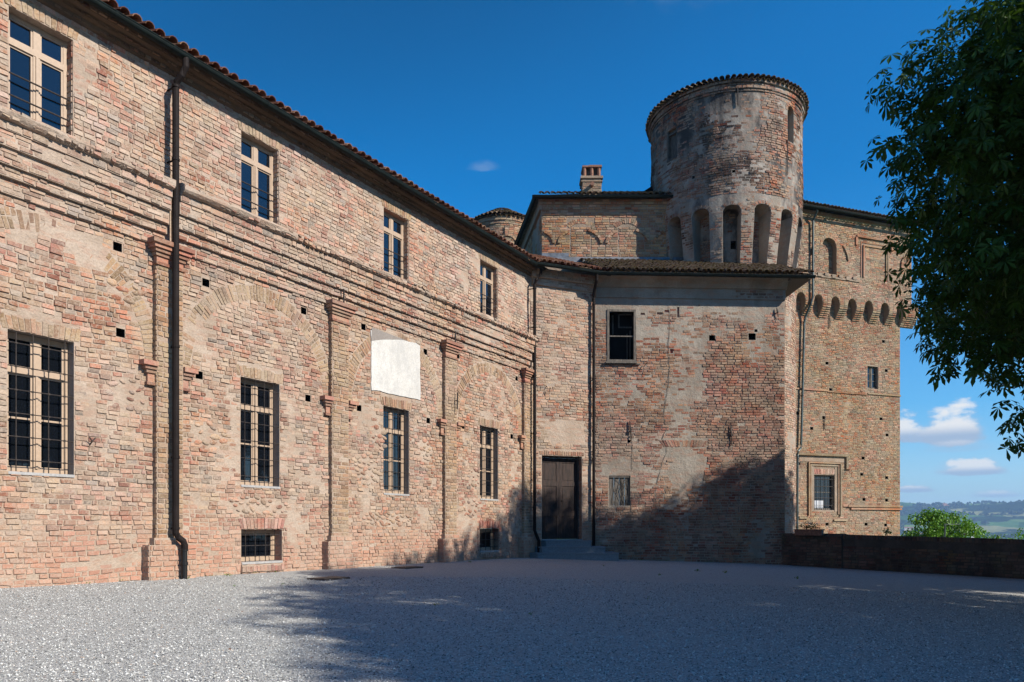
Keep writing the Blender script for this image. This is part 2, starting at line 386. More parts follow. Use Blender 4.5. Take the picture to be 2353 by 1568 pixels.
def courses(mb, fr, u0, u1, h0, h1, rects=(), rings=(), mi=1, course=.086, gap=.014, L=.25, proud=.013, off=0., cover=None, wav=.012,
            seed=0, base=-.012, jit=.003, sd=.0035, tops=None, skip=None):
    n = max(1, int(round((h1-h0)/course))); ch = (h1-h0)/n; C = []
    for i in range(n):
        a = h0+i*ch; b = a+ch; m_ = (a+b)/2
        cuts = [(r[0], r[1]) for r in rects if r[2]-.02 < m_ < r[3]+.02]
        for (uc, hc, r0, r1) in rings:
            if m_ < hc: continue
            y = m_-hc
            if y < r1:
                xo = math.sqrt(r1*r1-y*y); xi = math.sqrt(max(0, r0*r0-y*y))
                if xi > 0: cuts += [(uc-xo, uc-xi), (uc+xi, uc+xo)]
                else: cuts.append((uc-xo, uc+xo))
        uu1 = u1; uu0 = u0
        if tops: uu0, uu1 = tops(m_, u0, u1)
        for p, q in free(uu0, uu1, cuts):
            x = p-(R_.random()*.25 if p == u0 else 0); 
            while x < q-.03:
                l = L*(R_.choice([.5, 1, 1, .95, .75, 1.05]))*R_.uniform(.9, 1.1)
                e = x+l
                if q-e < .08: e = q
                e = min(e, q)
                s_ = max(x, p)
                if e-s_ > .03: C.append((s_, e, a, b))
                x = e
    if not C: return
    C = np.array(C); um = (C[:, 0]+C[:, 1])/2; hm = (C[:, 2]+C[:, 3])/2
    o = proud+R_.normal(0, sd, len(C))+(fbm(um, hm, .9, seed)-.5)*.012
    if cover is not None: o = o-cover(um, hm)
    keep = o > -.0005
    if skip is not None: keep &= ~skip(um, hm)
    keep &= R_.random(len(C)) > .006
    C = C[keep]; o = o[keep]; g = gap/2*R_.uniform(.6, 1.7, (len(C), 4))
    wf = lambda u, h: wav*2*(vn(u, h, .8, seed+5)-.5)
    x0 = C[:, 0]+g[:, 0]; x1 = C[:, 1]-g[:, 1]; y0 = C[:, 2]+g[:, 2]; y1 = C[:, 3]-g[:, 3]
    Q = np.stack([np.stack([x0, y0+wf(x0, y0)], -1), np.stack([x1, y0+wf(x1, y0)], -1), np.stack([x1, y1+wf(x1, y1)], -1), np.stack([x0, y1+wf(x0, y1)], -1)], 1)
    put_bricks(mb, fr, Q, o+off, mi, base=base+off, jit=jit)

def soldiers(mb, fr, u0, u1, h0, h1, mi=1, w_=.078, off=.012, fan=0., off0=0., drop=None):
    n = max(2, int(round((u1-u0)/w_))); C = []
    for i in range(n):
        a = u0+(u1-u0)*i/n; b = u0+(u1-u0)*(i+1)/n
        t0 = (a-(u0+u1)/2)*fan; t1 = (b-(u0+u1)/2)*fan
        y1 = h1-R_.uniform(0, .035); g = .004
        y0 = h0+R_.uniform(-.008, .008)
        if drop: y0 += drop*(1-(2*(a+b)/2-(u0+u1))**2/(u1-u0)**2)
        C.append([(a+g, y0), (b-g, y0), (b-g+t1, y1), (a+g+t0, y1)])
    put_bricks(mb, fr, C, off+off0+R_.normal(0, .003, n), mi, base=-.01+off0)

def voussoirs(mb, fr, uc, hc, r0, r1, mi=1, a0=0, a1=pi, w_=.078, off=.012, drop=.12, off0=0.):
    n = int((a1-a0)*(r0+r1)/2/w_); C = []; O = []
    for i in range(n):
        if R_.random() < drop*.4: continue
        p = a0+(a1-a0)*i/n+.003; q = a0+(a1-a0)*(i+1)/n-.005
        ra = r0+R_.uniform(-.02, .01); rb = r1+R_.uniform(-.03, .02)
        if R_.random() < .45:
            mm = (r0+r1)/2+R_.uniform(-.05, .05)
            segs = [(ra, mm-.006), (mm+.006, rb)]
        else: segs = [(ra, rb)]
        for x, y in segs:
            C.append([(uc+y*cos(p), hc+y*sin(p)), (uc+y*cos(q), hc+y*sin(q)), (uc+x*cos(q), hc+x*sin(q)), (uc+x*cos(p), hc+x*sin(p))])
            O.append(off+off0+R_.normal(0, .004)-max(0, (vn(uc+y*cos(p), hc+y*sin(p), 1.1, 40)-.68))*.07)
    C = np.array(C); put_bricks(mb, fr, C, np.array(O), mi, base=-.012+off0)

def stones(mb, fr, uc, hc, ru, rh, n, mi=1, off=0.):
    """river cobbles bedded in mortar"""
    pts = []
    tries = 0
    while len(pts) < n and tries < n*30:
        tries += 1
        a = R_.uniform(0, 2*pi); q = math.sqrt(R_.random()); u = uc+ru*q*cos(a); h = hc+rh*q*sin(a); s_ = R_.uniform(.035, .085)
        if all((u-x)**2/1.6+(h-y)**2 > (s_*.75+z*.75)**2 for x, y, z in pts): pts.append((u, h, s_))
    for u, h, s_ in pts:
        k = 9; an = np.arange(k)*2*pi/k; el_ = R_.uniform(1.1, 1.7); rot = R_.normal(0, .3); rr = R_.uniform(.85, 1.12, k)
        V = []
        for f_, o_ in ((1, -.01), (.86, .012), (.5, .024)):
            x = s_*f_*el_*np.cos(an)*rr; y = s_*f_*.72*np.sin(an)*rr
            V.append(fr.map(u+x*cos(rot)-y*sin(rot), h+x*sin(rot)+y*cos(rot), o_+off))
        V = np.concatenate(V)
        f = [(i*k+j, i*k+(j+1) % k, (i+1)*k+(j+1) % k, (i+1)*k+j) for i in range(2) for j in range(k)]+[tuple(2*k+j for j in range(k))]
        mb.add(V, f, mi)

def grid_wall(mb, fr, u0, u1, h0, h1, holes=(), mi=0, off=0., du=None, back=None):
    """holes: (u0,u1,h0,h1,depth,material,closed)"""
    us = sorted({u0, u1} | {x for h in holes for x in h[:2] if u0 < x < u1}); hs_ = sorted({h0, h1} | {x for h in holes for x in h[2:4] if h0 < x < h1})
    if du:
        add = []
        for a, b in zip(us[:-1], us[1:]):
            n = int((b-a)/du)+1; add += [a+(b-a)*i/n for i in range(n)]
        us = add+[us[-1]]
    idx = {}
    V = [];
    for i, u in enumerate(us):
        for j, h in enumerate(hs_): idx[i, j] = len(V); V.append((u, h))
    V = np.array(V); F = []
    for i in range(len(us)-1):
        for j in range(len(hs_)-1):
            cu = (us[i]+us[i+1])/2; chh = (hs_[j]+hs_[j+1])/2
            if any(h[0] < cu < h[1] and h[2] < chh < h[3] for h in holes): continue
            F.append((idx[i, j], idx[i+1, j], idx[i+1, j+1], idx[i, j+1]))
    mb.add(fr.map(V[:, 0], V[:, 1], off), F, mi)
    for hh in holes:
        a, b, c, d, dep = hh[:5]; m2 = hh[5] if len(hh) > 5 else mi; cl = hh[6] if len(hh) > 6 else True
        P = fr.map([a, b, b, a]*2, [c, c, d, d]*2, [off]*4+[off-dep]*4)
        f = [(0, 3, 7, 4), (2, 1, 5, 6), (3, 2, 6, 7), (1, 0, 4, 5)]
        mb.add(P, f, m2)
        if cl: mb.add(P[4:], [(0, 1, 2, 3)], m2)

# ------------------------------------------------------------------ frames of reference (metres, worked out from image coordinates)
LW = Fr((-5.71, 13.66), (.5202, .854))         # long wing
BAY = Fr((.57, 23.96), (2.14, .91))            # bay with the door
PL = Fr((2.71, 24.87), (6.24, .30))            # rendered front
class FrS(Fr):                              # wall frame with scaled lengths, for the block enlarged about the camera
    def __init__(s, P, t, k): super().__init__(P, t); s.k_ = k
    def map(s, u, h, o): return Fr.map(s, np.asarray(u, float)*s.k_, np.asarray(h, float)*s.k_, o)
KB = 1.085  # scale about the camera: raised block sits farther back, same outline in view
UB = FrS((1.14, 29.3), (1, 0), KB)                  # raised block behind
ST = Fr((13.3, 36.0), (.94, .342))             # square tower
TC = (8.48, 30.5)                              # round tower centre
def ground_h(x, y):
    x = np.asarray(x, float)
    return np.where(x < 0, -.93-.008*x, -.93-.034*x)

# ------------------------------------------------------------------ courtyard ground
gx = np.concatenate([[-40, -25, -15], np.arange(-10, 16.01, 1.), [17, 19]]); gy = np.concatenate([[-40, -20, -8], np.arange(-2, 40, 1.)])
X, Y = np.meshgrid(gx, gy, indexing='ij')
H = ground_h(X, Y)+(vn(X, Y, .35, 8)-.5)*.035
mb = MB(); ny = len(gy)
mb.add(np.stack([X, Y, H], -1), [(i*ny+j, (i+1)*ny+j, (i+1)*ny+j+1, i*ny+j+1) for i in range(len(gx)-1) for j in range(ny-1)])
tag(mb.build('ground', 'gravel', smooth=True), kind='structure')

# loose pebbles of the nearer gravel
def pebbles():
    mb = MB()
    N = 80000
    Z = 3.2+ (R_.random(N)**1.5)*11
    x = (R_.random(N)*1.5-.75)*Z
    y = Z
    keep = ((x+5.71)*.854+(y-13.66)*(-.5202)) > .05
    x = x[keep]; y = y[keep]; N = len(x)
    s_ = R_.uniform(.0042, .0095, N)*(.8+.04*y)
    z = ground_h(x, y)+(vn(x, y, .35, 8)-.5)*.035+s_*.35
    T = np.array([(1, 0, 0), (-.1, 1, .1), (-1, -.1, 0), (.1, -1, 0), (.1, .1, .75), (0, 0, -.6)])
    a = R_.uniform(0, 2*pi, N); sc = R_.uniform(.6, 1.3, (N, 1, 3))
    V = T[None]*sc*s_[:, None, None]*(1+R_.normal(0, .15, (N, 6, 1)))
    ca = np.cos(a)[:, None]; sa = np.sin(a)[:, None]
    V = np.stack([V[..., 0]*ca-V[..., 1]*sa, V[..., 0]*sa+V[..., 1]*ca, V[..., 2]], -1)+np.stack([x, y, z], -1)[:, None]
    q = np.array([(0, 1, 4), (1, 2, 4), (2, 3, 4), (3, 0, 4), (1, 0, 5), (2, 1, 5), (3, 2, 5), (0, 3, 5)])
    mb.add(V, (q[None]+(np.arange(N)*6)[:, None, None]).reshape(-1, 3))
    return tag(mb.build('gravel', 'pebble'), 'loose pale grey gravel stones spread over the courtyard', 'gravel', kind='stuff')
pebbles()

# ------------------------------------------------------------------ roof tiles (barrel tiles)
def tile(mb, A, B, up, r0, r1, mi=0, convex=True, seg=5):
    """half pipe from A (low end) to B (high end)"""
    A = np.asarray(A, float); B = np.asarray(B, float); d = B-A; d /= np.linalg.norm(d); s_ = np.cross(d, up); s_ /= np.linalg.norm(s_); u = np.cross(s_, d)
    sg = 1 if convex else -1; an = np.linspace(0, pi, seg+1); V = []
    for P, r in ((A, r0), (B, r1)):
        for rr in (r, r-.014):
            V.append(P+rr*(np.cos(an)[:, None]*s_+sg*.85*np.sin(an)[:, None]*u))
    n = seg+1; V = np.concatenate(V); f = []
    for j in range(seg):
        f += [(j, j+1, 2*n+j+1, 2*n+j), (n+j+1, n+j, 3*n+j, 3*n+j+1), (j+1, j, n+j, n+j+1)]
    mb.add(V, f, mi)
def tile_field(fr, u0, u1, h0, o0, slope, rows, sp=.21, ln=.36, mi=0, mb=None, skewl=0., skewr=0., jit=.012, clip=None):
    mb = mb or MB(); up3 = np.array([0, 0, 1.])
    n = int((u1-u0)/sp)
    for r in range(rows):
        for i in range(n+1):
            for cvx in (0, 1):
                u = u0+(i+.5*cvx)*sp+R_.normal(0, jit*.6)
                if u > u1: continue
                oa = o0-r*ln*.88+R_.normal(0, jit); ob = oa-ln; ha = h0+(o0-oa)*slope; hb = h0+(o0-ob)*slope
                lift = .055*cvx+.012
                if clip and not clip(u, oa, ha): continue
                A = fr.map(u, ha+lift+R_.normal(0, .004), oa); B = fr.map(u+R_.normal(0, .006), hb+lift-.02, ob)
                tile(mb, A, B, up3, .088, .072, mi, bool(cvx), 5 if cvx else 4)
    return mb
def gutter(fr, us, o, h, parent, r=.075, mat='gutter'):
    mb = MB(); pr = []
    an = np.linspace(pi, 2*pi, 9)
    prof = [(o+r*cos(a), h+r*sin(a)) for a in an]+[(o+(r-.008)*cos(a), h+(r-.008)*sin(a)) for a in an[::-1]]
    mb.strip(fr, us, prof+[prof[0]])
    mb.tube([fr.map(u, h+.0, o+r) for u in us], .012, 6)
    for u in np.arange(us[0]+.5, us[-1], 1.0):       # joint bands
        an2 = np.linspace(pi, 2*pi, 9); p2 = [(o+(r+.006)*cos(a), h+(r+.006)*sin(a)) for a in an2]+[(o+(r-.002)*cos(a), h+(r-.002)*sin(a)) for a in an2[::-1]]
        mb.strip(fr, [u, u+.035], p2+[p2[0]])
    return mb.build('gutter', mat, parent, smooth=False)
def pipe(fr, pts, r, parent, mat, rings=()):
    mb = MB(); P = [fr.map(*p) for p in pts]; mb.tube(P, r, 12)
    for (u, h, o) in rings:
        mb.tube([fr.map(u, h-.02, o), fr.map(u, h+.02, o)], r+.010, 12)
        mb.box(fr, u-.01, u+.01, h-.012, h+.012, -.02, o)
    return mb.build('downpipe', mat, parent, smooth=False)

# ------------------------------------------------------------------ windows
def casement(fr, parent, u0, u1, h0, h1, dep, transom, bars=0, grille=None, rails=(), mull=True, wood='wood', fw=.055, midbars=(), sill=True, name='window'):
    mb = MB(); o1 = -dep; o0 = -dep-.05; uc = (u0+u1)/2
    f = fw
    mb.box(fr, u0, u0+f, h0, h1, o0, o1); mb.box(fr, u1-f, u1, h0, h1, o0, o1)
    mb.box(fr, u0+f, u1-f, h1-f, h1, o0, o1-.002); mb.box(fr, u0+f, u1-f, h0, h0+f*1.2, o0, o1-.002)
    if transom: mb.box(fr, u0+f, u1-f, transom-.045, transom+.045, o0, o1+.012)
    if mull:
        mb.box(fr, uc-.05, uc+.05, h0+f*1.2, (transom-.045) if transom else h1-f, o0, o1+.004)
        if transom: mb.box(fr, uc-.05, uc+.05, transom+.045, h1-f, o0, o1+.004)
        mb.box(fr, uc-.018, uc+.018, h0+f*1.2, (transom-.047) if transom else h1-f, o1-.01, o1+.022)
    # inner sash rims
    cells = []
    hr = [(h0+f*1.2, (transom-.045) if transom else h1-f)]+([(transom+.045, h1-f)] if transom else [])
    ur = [(u0+f, uc-.05), (uc+.05, u1-f)] if mull else [(u0+f, u1-f)]
    for a, b in ur:
        for c, d in hr:
            t = .028
            mb.box(fr, a, a+t, c, d, o0+.002, o1-.012); mb.box(fr, b-t, b, c, d, o0+.002, o1-.012)
            mb.box(fr, a+t, b-t, c, c+t, o0+.002, o1-.014); mb.box(fr, a+t, b-t, d-t, d, o0+.002, o1-.014)
            for q in midbars:
                if c < q < d: mb.box(fr, a+t, b-t, q-.014, q+.014, o0+.002, o1-.016)
            cells.append((a+t, b-t, c+t, d-t))
    win = mb.build(name, wood, parent)
    g = MB()
    for a, b, c, d in cells:
        ti = R_.normal(0, .0035, 2)
        g.add(fr.map([a, b, b, a], [c, c, d, d], [o1-.03-ti[0], o1-.03+ti[0], o1-.03+ti[0]+ti[1], o1-.03-ti[0]+ti[1]]), [(0, 1, 2, 3)])
    g.build('pane', 'glass', win)
    if sill:
        sb = MB(); sb.box(fr, u0-.01, u1+.01, h0-.045, h0-.003, -dep-.02, .022); sb.build('sill', 'sill', win)
    if grille:
        nv, nh, og = grille; gb = MB()
        for i in range(nv):
            u = u0+(u1-u0)*(i+.5)/nv+R_.normal(0, .004); gb.tube([fr.map(u, h0+.0, og), fr.map(u, h1-.01, og)], .0085, 6)
        for i in range(nh):
            h = h0+(h1-h0)*(i+.5)/nh; gb.tube([fr.map(u0-.02, h, og+.006), fr.map(u1+.02, h, og+.006)], .0085, 6)
            for i2 in range(nv):
                u = u0+(u1-u0)*(i2+.5)/nv; gb.box(fr, u-.013, u+.013, h-.013, h+.013, og-.012, og+.016)
        gb.build('grille', 'iron', win)
    for i, h in enumerate(rails):
        rb = MB(); rb.tube([fr.map(u0-.03, h, -.06), fr.map(u1+.03, h, -.06)], .013, 8); rb.build('guard_rail', 'iron', win)
    return win

# ------------------------------------------------------------------ LONG WING
S0, S1 = -9.2, 12.06
wing = thing('long_wing', (*LW.map(S0, -.9, 0)[:2], -.9), 'long two storey pink brick wing with blind arches, barred windows and dark gutter, at left', 'castle wing')
WC = [-6.65, -2.56, 1.53, 5.62, 9.71]; PC = [-8.7, -4.6, -.50, 3.62, 7.72, 11.80]
put = [(-1.38, 4.57), (-1.33, 3.18), (.15, 2.74), (.29, 4.44), (2.65, 4.5), (2.77, 2.7), (4.32, 2.7), (4.46, 4.57), (6.87, 2.72), (6.75, 4.45), (8.41, 2.75), (8.17, 4.62), (10.96, 2.73), (11.24, 4.52)]
holes = []
for c in WC:
    holes.append((c-.46, c+.46, 5.97, 7.55, .17, 2, False))
    holes.append((c-.475, c+.475, .81, 2.87, .19, 3, False))
for c in (1.57, 9.73): holes.append((c-.5, c+.5, -.67, -.04, .24, 4, False))
for u, h in put: holes.append((u-.075, u+.075, h-.07, h+.07, .22, 5, True))
rects = [(h[0]-.005, h[1]+.005, h[2]-.005, h[3]+.01) for h in holes]
rects += [(c-.53, c+.53, 7.55, 7.80) for c in WC]+[(c-.56, c+.56, 2.87, 3.10) for c in WC]+[(c-.53, c+.53, -.06, .20) for c in (1.57, 9.73)]
rects += [(4.70, 6.51, 3.18, 4.58)]
rects += [(p-.26, p+.26, -1.2, 4.8) for p in PC]
rings = [(c+.05, 2.80, 1.60, 1.93) for c in WC]
# big patches where old lime plaster covers the bricks
patches = [(-1.95, 4.35, .55, .28), (-.95, 3.55, .2, .3), (.05, .45, .75, .35), (-.05, 3.5, .4, .35), (2.35, .1, .7, .5), (3.0, 1.0, .5, .4), (.85, 2.1, .16, .9), (2.3, 1.9, .2, .9), (9.6, 3.1, .5, .22), (4.6, .6, .4, .4),
           (6.75, .35, .35, .4), (10.9, .3, .6, .7), (7.9, 2.9, .15, .9), (4.95, 2.2, .12, 1.0), (-1.9, 1.9, .15, .6), (8.6, .2, .5, .5), (-1.3, -.55, .8, .15), (3.35, 3.2, .25, .6), (-1.6, 4.55, .6, .2), (-2.5, 3.2, .6, .15), (11.2, 1.4, .4, .5)]
def cov_l(u, h):
    c = np.maximum(0, fbm(u, h, .75, 11)-.68)*.10+np.maximum(0, fbm(u, h, 2.2, 14)-.70)*.16
    for a, b, p, q in patches:
        d = .95-np.sqrt(((u-a)/p)**2+((h-b)/q)**2)+(fbm(u, h, 3.6, 21)-.5)*2.2
        c = np.maximum(c, np.clip(d, 0, 1)*.034)
    return c
def cov_u(u, h): return np.maximum(0, fbm(u, h, .9, 31)-.66)*.14+np.maximum(0, fbm(u, h, 2.6, 33)-.72)*.15
cob = [(1.5, .42, .75, .18, 26), (5.35, .22, .95, .17, 40), (4.55, 1.35, .42, .38, 30), (5.0, 2.05, .22, .32, 14), (-1.25, 3.95, .3, .3, 10), (8.75, .55, .4, .25, 16), (8.9, 1.35, .3, .3, 14), (-1.2, 2.2, .35, .3, 12), (6.7, 1.95, .3, .3, 14), (.35, 1.65, .35, .25, 12), (-5.5, .3, 1., .3, 20)]
def skip_c(u, h):
    s_ = np.zeros(u.shape, bool)
    for a, b, p, q, n in cob: s_ |= ((u-a)/p)**2+((h-b)/q)**2 < .95
    return s_
mb = MB()
grid_wall(mb, LW, S0, S1, -1.25, 8.15, holes)
courses(mb, LW, S0, S1, -1.22, 4.80, rects, rings, mi=1, cover=cov_l, seed=1, wav=.03, sd=.006, jit=.0050, skip=skip_c, gap=.011, proud=.014, L=.20, course=.078)
courses(mb, LW, S0, S1, 5.95, 7.86, rects, (), mi=2, cover=cov_u, seed=2, wav=.018, sd=.005, jit=.0045, gap=.0105, proud=.013, L=.20, course=.078)
for a, b, p, q, n in cob: stones(mb, LW, a, b, p, q, n, 1)
# jamb bricks of the upper windows (on the reveals)
for c in WC:
    rv = Fr(LW.map(c+.46, 0, 0)[:2], (LW.nn[0], LW.nn[1])); rv.nn = -LW.t
    rv2 = Fr(LW.map(c+.46, 0, -.17)[:2], LW.nn); rv2.nn = -LW.t
    n0 = mb.k
    courses(mb, rv2, 0, .165, 5.97, 7.55, mi=2, seed=5, L=.2, wav=.004, jit=.002)
mb.build('wall', ['mortar', 'brick', 'brick_up', 'cement', 'brick_new', 'void'], wing)
# blind arches, lintels
for c in WC:
    ab = MB(); voussoirs(ab, LW, c+.05, 2.80, 1.61, 1.90, 0, off=.009, drop=0); ab.build('blind_arch', ['brick_arch'], wing)
    lb = MB(); soldiers(lb, LW, c-.52, c+.52, 7.555, 7.80, 0, fan=.10); lb.build('window_lintel', ['brick_arch'], wing)
    lb = MB(); soldiers(lb, LW, c-.55, c+.55, 2.875, 3.10, 0, fan=.10, off=.010); lb.build('window_lintel', ['brick_arch'], wing)
for c in (1.57, 9.73):
    bb = MB()
    soldiers(bb, LW, c-.52, c+.52, -.035, .20, 0, fan=.12, off=.016)
    bb.box(LW, c-.52, c+.52, -.86, -.72, 0, .045, 1)
    soldiers(bb, LW, c-.52, c+.52, -.86, -.72, 0, w_=.085, off=.012, off0=.045)
    for sg in (-1, 1):
        q0, q1 = (c-.64, c-.505) if sg < 0 else (c+.505, c+.64)
        courses(bb, LW, q0, q1, -.86, .0, mi=0, L=.13, proud=.014, seed=9)
    bb.build('basement_surround', ['brick_new', 'mortar'], wing)
for i, c in enumerate(WC):
    wn = casement(LW, wing, c-.45, c+.45, 5.975, 7.545, .15, 7.13, rails=(6.62, 6.30))
    wn = casement(LW, wing, c-.465, c+.465, .815, 2.865, .16, 2.32, grille=(4, 6, -.03), midbars=(1.62,))
for c in (1.57, 9.73):
    casement(LW, wing, c-.49, c+.49, -.665, -.045, .21, None, grille=(4, 3, -.05), mull=False)
# cornice between the storeys: stepped brick bands under a worn roll
steps_ = [(4.80, 5.02, .06), (5.02, 5.17, .125), (5.17, 5.40, .185), (5.40, 5.62, .245), (5.62, 5.74, .275)]
cb = MB()
for (c0, c1) in ((S0, -.565), (-.405, S1)):
    prof = [(0, 4.80)]
    for a, b, o in steps_: prof += [(o-.012, a), (o-.012, b)]
    # worn roll (irregular) and sloped top
    us = np.arange(c0, c1+.01, .11); us[-1] = c1
    prof_roll = [(.263, 5.735), (.31, 5.75), (.35, 5.79), (.36, 5.835), (.34, 5.88), (.27, 5.915), (.15, 5.95), (0, 5.985)]
    n0 = len(prof)
    full = prof+prof_roll
    V = []
    for u in us:
        k = np.arange(len(full)); oo = np.array([p[0] for p in full], float); hh = np.array([p[1] for p in full], float)
        rr = np.array([vn(u*1.0, i*.7, 2.6, 50)-.5 for i in k])
        m_ = (k >= n0) & (k < len(full)-1)
        oo[m_] += rr[m_]*.05+(vn(u, 0, 1.1, 54)-.5)*.05; hh[m_] += rr[m_]*.022
        V.append(LW.map(np.full(len(full), u), hh, oo))
    n = len(full)
    f = [(i*n+j, (i+1)*n+j, (i+1)*n+j+1, i*n+j+1) for i in range(len(us)-1) for j in range(n-1)]
    f += [tuple(range(n))[::-1], tuple((len(us)-1)*n+j for j in range(n))]
    cb.add(np.concatenate(V), f, 0)
    for a, b, o in ((5.755, 5.825, .345), (5.83, 5.89, .345)):
        courses(cb, LW, c0, c1, a, b, mi=1, course=b-a, off=o-.012, proud=.022, seed=61, base=-.05, wav=.012, sd=.013, jit=.008, L=.13, gap=.012)
    for a, b, o in ((5.90, 5.93, .25),):
        courses(cb, LW, c0, c1, a, b, mi=1, course=b-a, off=o-.012, proud=.02, seed=61, base=-.05, wav=.012, sd=.02, jit=.008, L=.2)
    for a, b, o in steps_:
        nc = max(1, round((b-a)/.085))
        courses(cb, LW, c0, c1, a, b, mi=1, course=(b-a)/nc, off=o-.012, proud=.014, seed=60, base=-.03, wav=.007, sd=.005, jit=.004,
                cover=lambda u, h: np.maximum(0, fbm(u, h, .9, 71)-.66)*.12)
cb.build('cornice', ['mortar', 'brick'], wing)
# eaves cornice
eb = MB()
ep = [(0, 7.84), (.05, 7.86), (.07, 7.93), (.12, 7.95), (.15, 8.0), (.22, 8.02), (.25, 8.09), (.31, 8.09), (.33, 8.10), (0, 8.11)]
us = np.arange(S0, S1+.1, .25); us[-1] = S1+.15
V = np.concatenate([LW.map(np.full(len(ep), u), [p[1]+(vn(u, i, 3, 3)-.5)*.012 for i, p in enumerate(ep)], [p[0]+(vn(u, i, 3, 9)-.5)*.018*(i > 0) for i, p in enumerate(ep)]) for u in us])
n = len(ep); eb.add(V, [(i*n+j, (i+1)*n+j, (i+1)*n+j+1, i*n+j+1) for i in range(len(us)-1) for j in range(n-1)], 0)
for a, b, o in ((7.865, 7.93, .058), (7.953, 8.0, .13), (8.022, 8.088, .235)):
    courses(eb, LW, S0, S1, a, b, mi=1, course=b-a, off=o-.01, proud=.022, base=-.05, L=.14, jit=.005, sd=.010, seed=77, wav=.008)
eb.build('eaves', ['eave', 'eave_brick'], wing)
# pilasters with capitals, imposts and bases
for p in PC:
    u0, u1 = p-.25, p+.25
    if p > 11: u1 = S1-.02
    gb = MB(); gb.box(LW, u0, u1, -1.2, 4.80, -.02, .105, 0)
    courses(gb, LW, u0, u1, -.2, 4.46, mi=1, off=.105, L=.25, seed=3, wav=.006)
    sd_ = Fr(LW.map(u0, 0, .0)[:2], LW.nn); sd_.P = LW.map(u0, 0, .0)[:2]; sd_.t = -LW.nn*-1; sd_.nn = -LW.t
    courses(gb, sd_, .0, .112, -.2, 4.46, mi=1, off=0, L=.12, seed=4, wav=.004)
    pil = gb.build('pilaster', ['mortar', 'brick_arch'], wing)
    cb = MB()
    for a, b, e in ((4.45, 4.50, .03), (4.50, 4.60, .0), (4.60, 4.66, .03), (4.66, 4.72, .065), (4.72, 4.785, .10), (4.785, 4.86, .14)):
        cb.box(LW, u0-e-R_.uniform(0, .008), (u1+e) if p < 11 else u1, a, b, 0, .105+e+.008, 0)
    cb.build('capital', ['brick_cap'], pil)
    for sg in (-1, 1):
        if p > 11 and sg > 0: continue
        ib = MB()
        for a, b, e in ((2.40, 2.45, .05), (2.45, 2.60, .03), (2.60, 2.66, .06), (2.66, 2.72, .09), (2.72, 2.80, .13)):
            x0, x1 = (u0-.10-e*1.3, u0) if sg < 0 else (u1, u1+.10+e*1.3)
            ib.box(LW, x0, x1, a, b, 0, e*1.0+.03, 0)
        ib.build('impost', ['brick_cap'], pil)
    pb = MB(); e = .20; v1 = u1+e if p < 11 else u1
    pb.box(LW, u0-e, v1, -1.25, -.30, 0, .20, 0); pb.box(LW, u0-.07, u1+(.07 if p < 11 else 0), -.30, -.18, 0, .14, 0)
    courses(pb, LW, u0-e, v1, -1.2, -.30, mi=1, off=.20, seed=6, L=.26)
    s2 = Fr(LW.map(u0-e, 0, 0)[:2], LW.nn); s2.nn = -LW.t
    courses(pb, s2, 0, .205, -1.2, -.30, mi=1, seed=7, L=.2, wav=.004)
    courses(pb, LW, u0-.07, u1+(.07 if p < 11 else 0), -.30, -.20, mi=1, off=.14, seed=8)
    pb.build('base', ['mortar', 'brick'], pil)
# white plaster panel
wp = MB(); us = np.linspace(4.70, 6.51, 13); hs_ = np.linspace(3.18, 4.57, 11); V = []
for i, u in enumerate(us):
    for j, h in enumerate(hs_):
        eu = eh_ = 0
        if i in (0, 12): eu = R_.normal(0, .010)
        if j in (0, 10): eh_ = R_.normal(0, .012)
        V.append(LW.map(u+eu, h+eh_, .022+R_.normal(0, .0015)))
f = [(i*11+j, (i+1)*11+j, (i+1)*11+j+1, i*11+j+1) for i in range(12) for j in range(10)]
rim = [i*11 for i in range(13)]+[12*11+j for j in range(1, 11)]+[i*11+10 for i in range(11, -1, -1)]+[j for j in range(9, 0, -1)]
V = np.array(V); nb = len(V); bk = V[rim]-np.array([LW.nn[0], LW.nn[1], 0])*.035
V2 = np.concatenate([V, bk]); f += [(rim[(i+1) % len(rim)], rim[i], nb+i, nb+(i+1) % len(rim)) for i in range(len(rim))]
wp.add(V2, f, 0); tag(wp.build('plaster_panel', ['white'], wing), 'bright white plaster panel above the third barred window')
ob = MB(); 
ob.add(LW.map([4.70, 5.12, 5.75, 6.1, 5.6, 5.22, 4.95, 4.72], [4.30, 4.42, 4.55, 4.57, 4.585, 4.60, 4.61, 4.61], .026), [tuple(range(8))], 0)
ob.build('old_plaster_strip', ['cement'], wing)
# roof, gutter, pipes
tf = tile_field(LW, S0, S1+.3, 8.085, .47, .38, 9)
tf.add(LW.map([S0, S1+.5, S1+.5, S0], [8.10, 8.10, 8.10+6*.38, 8.10+6*.38], [.455, .455, -5.6, -5.6]), [(0, 1, 2, 3)], 0)
tf.add(LW.map([S0, S1+.5, S1+.5, S0], [8.10+6*.38, 8.10+6*.38, 8.1, 8.1], [-5.6, -5.6, -11.6, -11.6]), [(0, 1, 2, 3)], 0)
tf.build('roof', ['tile'], wing)
bk = MB(); bk.box(LW, S0, S1-1.5, -1.3, 8.15, -11.2, -1.2); bk.build('rear_walls', ['mortar'], wing)
gutter(LW, [S0, -5, 0, 4, 8, S1+.12], .42, 8.06, wing)
u = -.485
pipe(LW, [(u+.06, 8.02, .42), (u+.06, 7.86, .42), (u+.03, 7.72, .36), (u, 7.62, .26), (u, 7.5, .235), (u, -.05, .235), (u, -.10, .235), (u+.03, -.18, .27), (u+.10, -.24, .30), (u+.12, -.31, .31), (u+.12, -.38, .31)],
     .056, wing, 'pipe_brown', [(u, 7.55, .235), (u, 6.3, .235), (u, 3.1, .235), (u, 1.2, .235), (u, -.02, .235)])
u += .02
